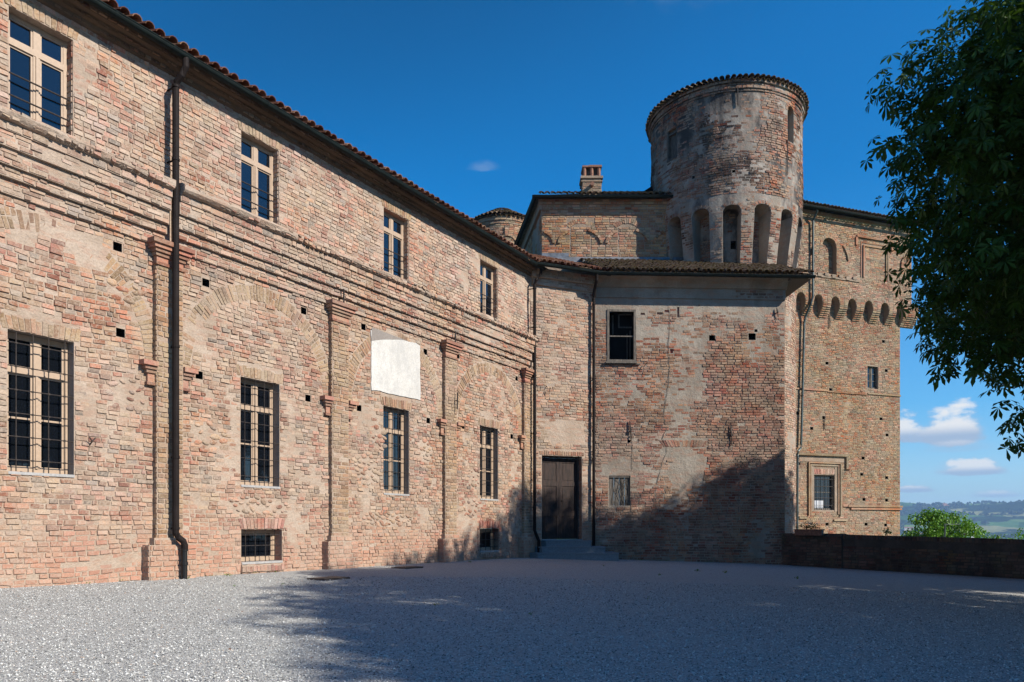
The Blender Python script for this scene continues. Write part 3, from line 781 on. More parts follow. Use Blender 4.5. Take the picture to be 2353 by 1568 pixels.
pb = MB(); pb.tube([LW.map(u+.10, -.36, .30), LW.map(u+.10, -1.0, .30)], .050, 12)
for h in (-.38, -.62): pb.tube([LW.map(u+.10, h-.03, .30), LW.map(u+.10, h+.02, .30)], .062, 12)
pb.build('cast_iron_shoe', 'pipe_black', wing)
u = 11.93
pipe(LW, [(u+.1, 8.02, .42), (u+.1, 7.85, .40), (u, 7.65, .30), (u, 7.5, .24), (u, -.1, .24), (u+.06, -.3, .30), (u+.10, -.42, .33), (u+.10, -1.0, .33)], .05, wing, 'pipe_brown',
     [(u, 7.4, .24), (u, 6.2, .24), (u, 4.7, .24), (u, 2.9, .24), (u, .6, .24)])
# wall irons
for (a, b) in ((3.98, 2.88), ):
    pass
ir = [(3.62, 4.98, .2, 0), (7.78, 5.0, .17, 0), (7.86, 3.35, .22, .1)]
for uu, hh, ln, tl in ir:
    a_ = MB(); a_.tube([LW.map(uu, hh-ln, .20), LW.map(uu+tl*.2, hh+ln, .20)], .018, 6); a_.tube([LW.map(uu, hh, .0), LW.map(uu, hh, .21)], .015, 6); a_.build('wall_anchor', 'iron', wing)
for uu, hh in ((-1.45, 5.98), (5.0, 6.0), (6.65, 5.98), (9.0, 6.0), (-1.85, 1.35)):
    a_ = MB(); a_.tube([LW.map(uu, hh-.06, .02), LW.map(uu, hh, .09), LW.map(uu-.05, hh+.06, .10)], .010, 5); a_.tube([LW.map(uu, hh, .09), LW.map(uu+.05, hh+.06, .10)], .010, 5)
    a_.build('hook', 'iron', wing)

# ------------------------------------------------------------------ ENTRANCE BLOCK
ent = thing('entrance_block', (1.7, 24.4, -1.0), 'weathered brick and grey render block with brown door, stone steps and mossy eaves', 'building')
eh = [(.40, 1.83, -.39, 2.27, .27, 2, False)]
mb = MB(); grid_wall(mb, BAY, 0, 2.33, -1.4, 8.15, eh)
def cov_b(u, h):
    c = np.maximum(0, fbm(u, h, .8, 81)-.68)*.14
    d = 1.1-np.sqrt(((u-1.25)/.85)**4+((h-3.02)/.42)**4)+(fbm(u, h, 2.5, 3)-.5)*1.2
    return np.maximum(c, np.clip(d, 0, 1)*.05)
courses(mb, BAY, 0, 2.33, -1.3, 7.55, [(.39, 1.84, -.45, 2.28), (.30, 1.93, 2.28, 2.45)], mi=1, cover=cov_b, seed=12, wav=.015, sd=.005, jit=.004)
soldiers(mb, BAY, .32, 1.90, 2.285, 2.44, 2, w_=.08, off=.014)
mb.box(BAY, .06, 2.33, 7.60, 7.82, 0, .06, 0); courses(mb, BAY, .06, 2.33, 7.60, 7.80, off=.06, mi=1, seed=4)
mb.box(BAY, .0, 2.33, 7.82, 8.10, 0, .16, 0); courses(mb, BAY, .0, 2.33, 7.82, 8.08, off=.16, mi=1, seed=4)
for x0 in (1.83,):
    rv = Fr(BAY.map(1.83, 0, -.27)[:2], BAY.nn); rv.nn = -BAY.t
    courses(mb, rv, 0, .265, -.39, 2.26, mi=1, seed=5, L=.26, wav=.004)
# rendered front
win = (.38, 1.32, 5.39, 7.08); small = (.44, 1.14, .71, 1.68)
ph = [(*win, .60, 5, True), (*small, .14, 4, False)]
for u, h, s_ in ((3.84, 6.19, .10), (5.17, 6.25, .12), (5.3, 6.45, .05), (3.2, 2.75, .05), (1.1, 2.8, .05)): ph.append((u-s_, u+s_, h-s_*.9, h+s_*.9, .2, 5, True))
for u, h, a_, b_ in ((2.72, 7.02, .035, .17), (1.55, 6.95, .07, .035), (2.1, 6.97, .08, .04), (2.35, 7.05, .08, .04), (2.5, 5.75, .05, .07)): ph.append((u-a_, u+a_, h-b_, h+b_, .05, 6, True))
grid_wall(mb, PL, 0, 6.26, -1.6, 8.15, ph, mi=3)
def cov_p(u, h):
    n = (fbm(u, h, 1.1, 91)-.5)
    c = .001+np.maximum(0, n-.05)*.06
    strip = 1.2-np.abs((u-2.95)/.62)+n*2.6
    strip = np.where((h > -.2), strip, 0)-np.clip((.4-h)/1.2, 0, 2)
    c = c+np.clip(strip, 0, 1)*.0135
    win_ = 1.25-np.maximum(np.abs((u-1.0)/1.25), np.abs((h-6.5)/1.25))+n*2.2
    c = c+np.clip(win_, 0, 1)*.0105
    top = (h-6.75)/.35+n*3; c = c+np.clip(top, 0, 1)*.035
    e = 1.1-np.sqrt(((u-2.95)/.68)**2+((h-2.0)/.85)**2)+n*1.2; c = c+np.clip(e, 0, 1)*.03
    e = 1.0-np.sqrt(((u-.75)/.55)**2+((h-1.95)/.35)**2)+n*1.6; c = c+np.clip(e, 0, 1)*.03
    e = 1.0-np.sqrt(((u-5.6)/.5)**2+((h+.3)/.9)**2)+n*2.2; c = c+np.clip(e, 0, 1)*.03
    right = np.clip((u-3.4)/.4, 0, 1)*np.clip((6.9-h)/.3, 0, 1); c = c-right*.006
    low = np.clip((.9-h)/.5, 0, 1); c = c-low*.005
    return c
prect = [(a-.01, b+.01, c-.01, d+.01) for a, b, c, d, *_ in ph]+[(2.2, 3.7, 2.62, 2.9)]
courses(mb, PL, 0, 6.26, -1.5, 7.40, prect, mi=2, cover=cov_p, seed=13, wav=.016, sd=.0065, jit=.0045, proud=.014)
soldiers(mb, PL, 2.25, 3.65, 2.62, 2.86, 2, off=.008, fan=.25)
mb.box(PL, 0, 6.28, 7.46, 7.50, 0, .05, 3); mb.box(PL, 0, 6.28, 7.50, 7.78, 0, .035, 3)
mb.strip(PL, np.linspace(0, 6.3, 20), [(0.03, 7.78), (.10, 7.80), (.15, 7.9), (.24, 8.02), (.34, 8.08), (.36, 8.16), (0, 8.18)], 3)
courses(mb, PL, 4.6, 6.2, 7.5, 7.76, off=.035, mi=2, seed=41, proud=.008, cover=lambda u, h: np.maximum(0, fbm(u, h, 2, 5)-.5)*.1)
# right return wall of the block
RR = Fr(PL.map(6.26, 0, 0)[:2], (-.02, 1.0)); 
grid_wall(mb, RR, 0, 6, -1.6, 8.15, mi=3); courses(mb, RR, 0, 3.0, -1.5, 7.8, mi=2, seed=14)
mb.build('wall', ['mortar', 'brick', 'brick_red', 'mortar_grey', 'cement', 'void', 'brick_new'], ent)
# vertical crack and straight joint lines in the render
ck = MB()
for pts in ([(2.41, 7.2), (2.43, 6.6), (2.40, 6.0), (2.42, 5.2), (2.38, 4.6), (2.30, 4.1), (2.22, 3.6), (2.33, 3.2), (2.2, 2.9), (2.36, 2.5), (2.18, 2.1), (2.08, 1.7), (1.95, 1.2), (1.98, .5), (1.9, -.2)],
            [(1.19, 2.8), (1.2, 2.2), (1.18, 1.75)], [(4.7, 1.5), (4.72, .8), (4.68, .3)]):
    P = []
    for (a, b), (c, d) in zip(pts[:-1], pts[1:]):
        for q in range(5): P.append((a+(c-a)*q/5+R_.normal(0, .010), b+(d-b)*q/5))
    P = np.array(P); wdt = R_.uniform(.003, .011, len(P))
    V = np.concatenate([PL.map(P[:, 0]-wdt, P[:, 1], .017), PL.map(P[:, 0]+wdt, P[:, 1], .017)]); n = len(P)
    ck.add(V, [(i, n+i, n+i+1, i+1) for i in range(n-1)])
ck.build('wall_crack', 'darkwood', ent)
# old window with dark frame
wb = MB(); a, b, c, d = win
for q in ((a, a+.07, c, d), (b-.07, b, c, d), (a+.07, b-.07, d-.07, d), (a+.07, b-.07, c, c+.06)): wb.box(PL, *q, -.06, .03)
wb.box(PL, a+.07, b-.07, 6.20, 6.235, -.05, -.01)
ow = wb.build('window', 'oldwood', ent); tag(ow, 'old dark wooden window frame with missing panes')
gb = MB(); gb.box(PL, a-.06, b+.02, c-.07, c-.02, 0, .11); gb.box(PL, a-.14, b+.14, c-.10, c-.06, 0, .06); gb.build('sill', 'oldwood', ow)
gb = MB()
for q in ((.80, 1.25, 6.98, 7.02), (.80, 1.25, 6.56, 6.60), (.80, .84, 6.56, 7.02)): gb.box(PL, *q, -.32, -.28)
for q in ((.45, .49, 6.45, 7.0), (.62, .66, 6.35, 7.0), (1.20, 1.23, 5.45, 6.5), (1.1, 1.13, 5.45, 6.4)): gb.box(PL, *q, -.42, -.38)
gb.build('inner_sash', 'darkwood', ow)
# small shuttered opening with twigs
a, b, c, d = small; sb = MB()
for i in range(4): sb.box(PL, a+(b-a)*i/4+.006, a+(b-a)*(i+1)/4-.006, c, d, -.10+R_.normal(0, .004), -.06)
sb.box(PL, a, b, d-.06, d, -.06, -.02); sm = sb.build('shutter', 'oldwood', ent)
tb = MB()
for i in range(14):
    x = R_.uniform(a+.05, b-.05); tb.tube([PL.map(x, c, -.04), PL.map(x+R_.normal(0, .12), (c+d)/2, -.03), PL.map(np.clip(x+R_.normal(0, .2), a+.03, b-.03), d-.1, -.045)], .006, 5)
tb.build('dry_vine', 'darkwood', sm)
# door
db = MB(); a, b = .40, 1.83; c, d = -.39, 2.27
db.box(BAY, a, b, d-.05, d, -.26, -.19); db.box(BAY, a, a+.05, c, d-.05, -.26, -.19); db.box(BAY, b-.05, b, c, d-.05, -.26, -.19)
dr = db.build('door_frame', 'darkwood', ent)
um = (a+b)/2
for (x0, x1) in ((a+.05, um-.003), (um+.003, b-.05)):
    lb = MB(); lb.box(BAY, x0, x1, c+.01, d-.055, -.27, -.235)
    for q in ((x0, x0+.09), (x1-.09, x1)): lb.box(BAY, *q, c+.01, d-.055, -.24, -.215)
    for q in ((c+.01, c+.2), (c+.75, c+.9), (1.32, 1.47), (d-.2, d-.055)): lb.box(BAY, x0+.09, x1-.09, *q, -.24, -.218)
    for q in ((c+.25, c+.70), (c+.95, 1.27), (1.52, d-.25)): lb.box(BAY, x0+.14, x1-.14, *q, -.24, -.226)
    lf = lb.build('door_leaf', 'door', dr)
hb = MB(); hb.tube([BAY.map(um+.10+.03*cos(t), .85+.03*sin(t), -.20) for t in np.linspace(0, 2*pi, 9)], .008, 6); hb.build('door_ring', 'iron', dr)
# steps
st_ = bpy.data.objects.new('steps', None)
def poly_prism(mb, P, h0, h1, mi=0):
    n = len(P); V = [(x, y, h0) for x, y in P]+[(x, y, h1) for x, y in P]
    mb.add(V, [tuple(range(n, 2*n)), tuple(range(n))[::-1]]+[(i, (i+1) % n, n+(i+1) % n, n+i) for i in range(n)], mi)
stp = None
for (x0, x1, y, bl, h0, h1) in ((.79, 3.24, 23.30, (.38, 23.72), -1.25, -.78), (.93, 2.87, 23.62, (.62, 24.02), -.78, -.60), (1.07, 2.47, 23.95, (.85, 24.15), -.60, -.416)):
    mb = MB(); back = 24.93
    poly_prism(mb, [(x0, y), (x1, y), (x1, back), (bl[0]+.35, back), bl], h0, h1-.035)
    poly_prism(mb, [(x0-.02, y-.02), (x1+.02, y-.02), (x1+.02, back), (bl[0]+.35, back), (bl[0]-.02, bl[1]-.02)], h1-.035, h1)
    s_ = mb.build('steps' if stp is None else 'step', 'stone', ent if stp is None else stp)
    if stp is None: stp = s_
mb = MB(); mb.box(BAY, .40, 1.83, -.46, -.385, -.26, .02); mb.build('threshold', 'stone', ent)
# hooks and irons
for uu in (.22, .55):
    a_ = MB(); a_.tube([BAY.map(uu, 4.45, 0), BAY.map(uu, 4.42, .08), BAY.map(uu-.02, 4.28, .10), BAY.map(uu+.05, 4.25, .14), BAY.map(uu+.07, 4.40, .15)], .012, 6); a_.build('hook', 'iron', ent)
for uu, h0, h1 in ((1.14, 2.79, 3.46), (4.46, 2.67, 3.34), (6.0, 6.9, 7.2)):
    a_ = MB(); a_.tube([PL.map(uu+.02, h0, .05), PL.map(uu, h0+.45*(h1-h0), .06)], .016, 6); a_.tube([PL.map(uu, h0+.45*(h1-h0), .07), PL.map(uu-.03, h1, .05)], [.035, .012], 6)
    a_.tube([PL.map(uu, (h0+h1)/2, 0), PL.map(uu, (h0+h1)/2, .08)], .014, 6); a_.build('wall_anchor', 'iron', ent)
a_ = MB(); a_.tube([BAY.map(2.12, 4.3, .05), BAY.map(2.12, 4.95, .05)], .016, 6); a_.build('wall_anchor', 'iron', ent)
a_ = MB(); a_.tube([PL.map(1.52, 5.25, 0), PL.map(1.56, 5.2, .12), PL.map(1.68, 5.36, .14)], .010, 6); a_.build('shutter_hook', 'iron', ent)
# roof over bay and front
tf = MB()
tile_field(BAY, -.5, 2.6, 8.14, .50, .41, 16, mb=tf, mi=0, clip=lambda u, o, h: u > -.6+(.5-o)*-.45)
tile_field(PL, .1, 6.95, 8.14, .55, .41, 16, mb=tf, mi=1, jit=.03)
tf.add(PL.map([-.3, 6.95, 6.95, -.3], [8.085, 8.085, 8.085+5.6*.41, 8.085+5.6*.41], [.62, .62, -5., -5.]), [(0, 1, 2, 3)], 1)
tf.add(BAY.map([-.4, 2.5, 2.4, -2.0], [8.10, 8.10, 8.10+6.1*.41, 8.10+6.1*.41], [.58, .58, -5.5, -5.5]), [(0, 1, 2, 3)], 0)
tf.build('roof', ['tile', 'tile_moss'], ent)
sf = MB(); sf.add(PL.map([-.1, 6.95, 6.95, -.1], [8.10]*4, [.5, .5, 0, 0]), [(0, 3, 2, 1)]); sf.box(PL, 6.27, 6.95, 8.02, 8.11, -3, .48); sf.build('soffit', 'darkwood', ent)
gutter(PL, [-.14, 1.5, 3, 5, 7.0], .60, 8.07, ent)
gutter(BAY, [-.05, 1.2, 2.55], .57, 8.09, ent)
pipe(PL, [(-.05, 8.02, .60), (-.05, 7.85, .56), (-.08, 7.6, .30), (-.08, 7.4, .16), (-.08, -1.05, .16)], .05, ent, 'pipe_brown', [(-.08, 7.2, .16), (-.08, 4.8, .16), (-.08, 2.2, .16), (-.08, .1, .16)])

# ------------------------------------------------------------------ RAISED BLOCK
ub = thing('raised_block', (3.8, 31.5, 8.5), 'low brick block with blind arcading and a chimney rising behind the mossy roof', 'building')
mb = MB(); grid_wall(mb, UB, 0, 4.40, 7.5, 11.65, mi=0); UE = FrS(UB.map(4.40, 0, 0)[:2], (0, 1), KB); grid_wall(mb, UE, 0, 4, 7.5, 11.65, mi=0); courses(mb, UE, 0, 2, 9, 11.6, mi=1, seed=39)
def cov_ub(u, h): return np.maximum(0, fbm(u, h, 1.1, 95)-.68)*.10
inf = [(1.0, 1.74), (2.69, 3.36)]
courses(mb, UB, 0, 4.40, 9.2, 11.0, [(a, b, 9.2, 10.62) for a, b in inf]+[(a-.12, b+.12, 10.62, 10.86) for a, b in inf], mi=1, cover=cov_ub, seed=15)
for a, b in inf:
    courses(mb, UB, a+.02, b-.02, 9.2, 10.58, mi=2, off=-.0, proud=.014, seed=16)
    voussoirs(mb, UB, (a+b)/2, 10.2, .52, .70, 1, a0=radians(42), a1=radians(138), off=.02, drop=0)
for h0, h1, o in ((11.0, 11.17, .03), (11.17, 11.34, .07), (11.34, 11.52, .12)):
    mb.box(UB, -o, 4.40, h0, h1, 0, o, 0); courses(mb, UB, 0, 4.40, h0, h1, mi=1, off=o, seed=17)
# blind arcade ribs
for c in (-.33, 1.35, 3.03, 4.71):
    for i in range(16):
        t0 = pi*i/16; t1 = pi*(i+1)/16
        P = [(c+.80*cos(t0), 10.0+.56*sin(t0)), (c+.80*cos(t1), 10.0+.56*sin(t1)), (c+.70*cos(t1), 10.0+.46*sin(t1)), (c+.70*cos(t0), 10.0+.46*sin(t0))]
        if min(p[0] for p in P) < 0 or max(p[0] for p in P) > 4.35: continue
        if any(a-.05 < P[0][0] < b+.05 for a, b in inf): continue
        put_bricks(mb, UB, [P], [.07], 1, jit=.001)
LF = FrS((1.14, 29.3), (.135, -.99), KB); LF.P = np.array([1.05-.135*7, 27+.99*7])*KB
grid_wall(mb, LF, 0, 7, 7.5, 11.65, mi=3); courses(mb, LF, 3.0, 7, 8.5, 11.5, mi=1, seed=18, cover=lambda u, h: np.maximum(0, fbm(u, h, .9, 6)-.45)*.2)
mb.box(LF, 0, 7.05, 11.17, 11.52, 0, .10, 0)
mb.build('wall', ['mortar_tower', 'brick_block', 'brick_block', 'mortar_grey'], ub)
fl = MB(); fl.add(UB.map([-.2, 5.0, 5.0, -.2], [9.52, 9.52, 9.32, 9.32], [.02, .02, .10, .10]), [(3, 2, 1, 0)])
fl.box(UB, 0, .95, 9.5, 9.66, 0, .03); fl.build('flashing', 'lead', ub)
tf = tile_field(UB, -.1, 4.6, 11.55, .36, .42, 6)
tf.add(UB.map([-.3, 4.6, 4.6, 2.5], [11.57, 11.57, 13.4, 13.4], [.34, .34, -4, -4]), [(0, 1, 2, 3)], 0)
tf.add(np.array([(.75, 26.7, 11.6), (1.05+2.5, 31, 13.4), (-.3, 34, 11.6)])*KB, [(0, 1, 2)], 0)
tf.build('roof', ['tile_moss'], ub)
gutter(UB, [-.35, 2, 4.55], .38, 11.53, ub); gutter(LF, [0, 3, 7.3], .30, 11.53, ub)
mb = MB()   # dark hipped roof piece that runs into the round tower
poly = FrS((4.5*KB, 28.0*KB), (1, 0), KB); mb.add(poly.map([0, 1.2, 1.2, 0, 1.2, 1.2], [12.08, 12.86, 12.0, 12.08, 12.86, 12.0], [0, 0, 0, -1.6, -1.6, -1.6]), [(0, 2, 1), (0, 1, 4, 3), (3, 4, 5)]); mb.build('dark_roof_slope', 'slate', ub)
# chimney
CH = FrS((2.52*KB, 27.45*KB), (1, 0), KB); mb = MB()
mb.box(CH, 0, .68, 11.4, 12.52, -.6, 0, 0); courses(mb, CH, 0, .68, 11.85, 12.47, mi=1, seed=19)
ch2 = FrS(((2.52+.68)*KB, 27.45*KB), (0, 1), KB); courses(mb, ch2, 0, .6, 11.85, 12.47, mi=1, seed=20)
mb.box(CH, -.04, .72, 12.38, 12.42, -.64, .04, 1); mb.box(CH, -.06, .74, 12.50, 12.58, -.66, .06, 0)
for i in range(3): mb.tube(np.array([(2.60+i*.26, 27.50, 12.58), (2.60+i*.26, 27.50, 12.90)])*KB, .07, 8, 2)
for i in range(3): mb.tube(np.array([(2.60+i*.26, 27.95, 12.58), (2.60+i*.26, 27.95, 12.90)])*KB, .07, 8, 2)
mb.box(CH, .1, .58, 12.58, 12.90, -.5, -.12, 3)
mb.box(CH, 0, .25, 12.90, 12.96, -.62, .03, 2); mb.box(CH, .23, .70, 12.905, 12.975, -.62, .035, 2)
mb.box(CH, .02, .66, 11.78, 11.90, -.55, .02, 4)
cm = mb.build('chimney', ['mortar_tower', 'brick_tower', 'terracotta', 'mortar_dark', 'lead'], ub)
mb = MB(); mb.tube([CH.map(.34, 12.25, 0), CH.map(.34, 12.23, .22)], .07, 10, 0); mb.build('smoke_pipe', 'terracotta', cm)

# ------------------------------------------------------------------ ROUND TOWER
rt = thing('round_tower', (TC[0], TC[1], -2), 'tall round tower of sooty brick and render with deep corbelled niches under its drum', 'tower')
RU, RS = 2.89, 2.16; CU = Cy(TC, RU); CS = Cy(TC, RS)
full = pi*RU
mb = MB()
lwn = (-42, 13.95, 15.05, .42); rwn = (54, 14.2, 15.52, .40)
lh = []
for ph_, a, b, w_ in (lwn, rwn):
    uc = radians(ph_)*RU; lh.append((uc-w_/2*(1.3 if ph_ < 0 else 1.0), uc+w_/2*(1.3 if ph_ < 0 else 1.0), a, b, .22, 3, ph_ > 0))
for uu, hh in ((-1.15, 12.9), (.3, 12.85)): lh.append((uu-.05, uu+.05, hh-.05, hh+.05, .12, 4, True))
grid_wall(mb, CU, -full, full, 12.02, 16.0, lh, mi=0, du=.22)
def cov_t(u, h):
    n = fbm(u, h, .9, 101)-.5
    return .008+np.clip((h-13.9)/1.2, -.4, .8)*.012+n*.07+np.clip((12.6-h)/.6, 0, 1)*.006
courses(mb, CU, -full*.75, full*.75, 12.05, 15.9, [(h[0], h[1], h[2]-.01, h[3]+.01) for h in lh], mi=1, cover=cov_t, seed=22, proud=.016, sd=.009, jit=.005)
# cornice rings
for h0, h1, o in ((15.72, 15.80, .03), (15.80, 15.90, .07), (15.90, 16.0, .05), (16.0, 16.10, .12)):
    us = np.linspace(-full, full, 97); mb.strip(CU, us, [(0, h0), (o, h0), (o, h1), (0, h1)], 0, caps=False)
    courses(mb, CU, -full*.75, full*.75, h0, h1, mi=1, off=o, seed=23, proud=.012, course=.09, cover=lambda u, h: np.maximum(0, fbm(u, h, 1.2, 4)-.5)*.1)
# machicolation: 16 niches
NN = 16; dphi = 2*pi/NN; wn = dphi*.29
P0 = radians(4.9)
for i in range(NN):
    pc = P0+i*dphi; pc = (pc+pi) % (2*pi)-pi
    hs0 = 11.42+vn(i*3.3, 0, 1, 6)*.12; rise = .20; top = 12.02; m_ = 10
    ph_ = np.linspace(-wn, wn, m_+1); bot = hs0+rise*np.sqrt(np.maximum(0, 1-(ph_/wn)**2))
    # spandrel skin above niche
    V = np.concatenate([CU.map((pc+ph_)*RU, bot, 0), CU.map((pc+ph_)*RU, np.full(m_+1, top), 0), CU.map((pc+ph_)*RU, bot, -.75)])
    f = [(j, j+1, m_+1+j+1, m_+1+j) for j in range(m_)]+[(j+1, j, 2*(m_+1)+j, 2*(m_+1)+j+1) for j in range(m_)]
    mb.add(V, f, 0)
    voussoirs_n = 9; C = []
    for j in range(voussoirs_n):
        a = pi*j/voussoirs_n+.03; b = pi*(j+1)/voussoirs_n-.03; wm = wn*RU; g = lambda r, t: (pc*RU+(wm+r)*cos(t), hs0+(rise+r)*sin(t))
        C.append([g(.13, a), g(.13, b), g(.01, b), g(.01, a)])
    put_bricks(mb, CU, C, .006+R_.normal(0, .006, voussoirs_n), 1)
    # pier to the right of the niche, tapering inwards downwards
    a0 = pc+wn; a1 = pc+dphi-wn; nb_ = 4; rows = [(12.02, 0.), (11.42, 0.), (10.9, -.06), (10.3, -.15), (9.7, -.23), (9.2, -.29), (8.6, -.31)]
    ua = np.linspace(a0, a1, nb_+1)
    V = []
    for hh, oo in rows:
        V.append(CU.map([a0*RU], hh, -.75)); V.append(CU.map(ua*RU, hh, oo)); V.append(CU.map([a1*RU], hh, -.75))
    V = np.concatenate(V); n = nb_+3
    f = [(r_*n+j+n, r_*n+j+1+n, r_*n+j+1, r_*n+j) for r_ in range(len(rows)-1) for j in range(n-1)]
    mb.add(V, f, 2)  # lighter render imitates sunlit pier faces against the darker niche backs
    if -2.0 < pc < 2.0:
        C = []; O = []
        hh = 9.2
        while hh < 11.95:
            oo = np.interp(hh+.04, [r_[0] for r_ in rows[::-1]], [r_[1] for r_ in rows[::-1]]); x = a0*RU
            while x < a1*RU-.03:
                e = min(a1*RU, x+R_.choice([.13, .26, .2])); C.append([(x+.006, hh+.007), (e-.006, hh+.007), (e-.006, hh+.079), (x+.006, hh+.079)]); O.append(oo); x = e
            hh += .086
        C = np.array(C); O = np.array(O); cc = C.mean(1); oj = R_.normal(.007, .007, len(C))-np.maximum(0, fbm(cc[:, 0], cc[:, 1], 1.2, 9)-.5)*.12
        k_ = oj > 0; C = C[k_]; O = O[k_]; oj = oj[k_]
        for c_, o_, j_ in zip(C, O, oj): put_bricks(mb, CU, [c_], [o_+j_], 1, base=o_-.02)
# shaft
us = np.linspace(-full, full, 65)*RS/RU
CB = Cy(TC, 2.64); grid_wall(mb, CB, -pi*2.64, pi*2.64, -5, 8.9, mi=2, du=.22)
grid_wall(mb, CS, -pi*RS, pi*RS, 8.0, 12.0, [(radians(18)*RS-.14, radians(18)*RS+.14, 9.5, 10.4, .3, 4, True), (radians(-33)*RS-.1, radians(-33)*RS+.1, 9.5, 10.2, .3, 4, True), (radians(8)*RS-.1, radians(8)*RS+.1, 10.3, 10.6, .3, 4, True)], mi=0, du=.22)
courses(mb, CB, .9, 4.6, -2, 8.8, mi=5, seed=25, cover=lambda u, h: np.maximum(0, fbm(u, h, 1., 8)-.55)*.12)
courses(mb, CS, -3.2, 3.6, 9.3, 11.6, mi=1, seed=26, cover=lambda u, h: np.maximum(0, fbm(u, h, 1., 8)-.45)*.14)
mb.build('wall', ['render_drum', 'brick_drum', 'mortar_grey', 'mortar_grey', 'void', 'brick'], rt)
# windows
uc = radians(lwn[0])*RU; wb = MB(); a, b = uc-.26, uc+.26
wb.box(CU, a, b, 13.95, 15.05, -.2, -.12); wb.box(CU, a, a+.05, 13.95, 15.05, -.12, -.02); wb.box(CU, b-.05, b, 13.95, 15.05, -.12, -.02); wb.box(CU, a+.05, b-.05, 14.86, 14.93, -.12, -.03); wb.box(CU, a, b, 13.88, 13.95, -.1, .03)
wb.build('shuttered_window', 'darkwood', rt)
wb = MB(); uc = radians(rwn[0])*RU
arch_fill(wb, CU, uc, .20, 15.32, .20, 15.525, .22)
voussoirs(wb, CU, uc, 15.32, .20, .33, 0, off=.01, drop=0); wb.build('niche_arch', ['brick_drum'], rt)
wb = MB(); uc = radians(lwn[0])*RU; voussoirs(wb, CU, uc, 15.05, .26, .38, 0, off=.015, drop=0); wb.build('window_arch', ['brick_drum'], rt)
a_ = MB(); uu = radians(8.5)*RU; a_.tube([CU.map(uu, 15.95, .06), CU.map(uu+.02, 15.2, .05)], .022, 6); a_.build('wall_anchor', 'iron', rt)
a_ = MB(); uu = radians(49)*RU; a_.tube([CU.map(uu, 14.2, .05), CU.map(uu-.02, 12.9, .04)], .016, 6); a_.build('wall_anchor', 'iron', rt)
# conical tile roof
def cone_roof(parent, c, r, h0, h1, mat, rows=3, sp=.21):
    mb = MB(); c3 = np.array([c[0], c[1], h0]); ap = np.array([c[0], c[1], h1])
    n = int(2*pi*r/sp)
    an = np.linspace(0, 2*pi, 49)
    mb.add(np.concatenate([np.stack([c[0]+(r-.05)*np.cos(an), c[1]+(r-.05)*np.sin(an), np.full(49, h0+.02)], -1), ap[None]]), [(i, i+1, 49) for i in range(48)], 0)
    for rw in range(rows):
        for i in range(n):
            for cv_ in (0, 1):
                t = 2*pi*(i+.5*cv_)/n; d = np.array([cos(t), sin(t), 0]); ra = r-rw*.34+R_.normal(0, .012); rb = ra-.38
                A = c3+d*ra+np.array([0, 0, (r-ra)/r*(h1-h0)+.05*cv_+.02+R_.normal(0, .006)]); B = c3+d*rb+np.array([0, 0, (r-rb)/r*(h1-h0)+.05*cv_])
                tile(mb, A, B, np.array([0, 0, 1.]), .088, .078*(rb/ra), 0, bool(cv_), 5 if cv_ else 3)
    return mb.build('roof', [mat], parent)
cone_roof(rt, TC, 3.10, 16.10, 17.3, 'tile_moss')

# ------------------------------------------------------------------ SMALL TURRET behind the wing
TT = (-.46, 36.0)
tt = thing('small_turret', (TT[0], TT[1], 8), 'small round brick turret with low mossy tiled cap peeping over the wing roof', 'turret')
ct = Cy(TT, 1.33); mb = MB(); L_ = pi*1.33
grid_wall(mb, ct, -L_, L_, 5, 14.1, mi=0, du=.2); courses(mb, ct, -2.4, 2.4, 11.2, 13.75, mi=1, seed=28)
for h0, h1, o in ((13.75, 13.9, .03), (13.9, 14.08, .07)):
    mb.strip(ct, np.linspace(-L_, L_, 49), [(0, h0), (o, h0), (o, h1), (0, h1)], 0, caps=False); courses(mb, ct, -2.4, 2.4, h0, h1, mi=1, off=o, seed=29)
for c in (-.65, .25, 1.15):
    for i in range(12):
        t0 = pi*i/12; t1 = pi*(i+1)/12; g = lambda r, t: (c+r*cos(t), 12.85+r*.9*sin(t)); put_bricks(mb, ct, [[g(.45, t0), g(.45, t1), g(.37, t1), g(.37, t0)]], [.06], 1, jit=.001)
mb.build('wall', ['mortar_tower', 'brick_tower'], tt)
cone_roof(tt, TT, 1.50, 14.10, 14.95, 'tile_moss', rows=4)
a_ = MB(); a_.tube([ct.map(.1, 13.6, .05), ct.map(.12, 12.8, .05)], .02, 6); a_.tube([ct.map(-.03, 13.3, .05), ct.map(.25, 13.2, .05)], .015, 6); a_.build('wall_anchor', 'iron', tt)

# ------------------------------------------------------------------ SQUARE TOWER
sq = thing('square_tower', (16, 38, -6), 'massive square brick tower with corbel arches, framed windows and putlog holes', 'tower')
mb = MB(); SR = 6.44; PJ = .36
LWN = (1.10, 2.33, .82, 2.50); UWN = (4.36, 5.03, 6.80, 7.90)
hh_ = [(*LWN, .18, 3, False), (*UWN, .16, 3, False)]
pth = [(1.88, 7.85), (5.37, 9.18), (5.21, 5.35), (5.6, 4.57), (1.69, 5.24), (4.08, 3.38), (5.57, 2.46), (4.0, 2.58), (4.14, 1.36), (5.57, 1.34), (.21, 6.56), (.16, 5.37), (.97, 4.69), (4.27, .15), (5.51, .11), (1.88, .15), (5.55, 7.75), (2.1, 6.6), (.2, 3.0), (.0, 1.5)]
for u, h in pth: hh_.append((u-.09, u+.09, h-.07, h+.07, .25, 4, True))
grid_wall(mb, ST, -3, SR, -9, 11.3, hh_, mi=0)
cov_s = lambda u, h: np.maximum(0, fbm(u, h, .8, 111)-.72)*.10
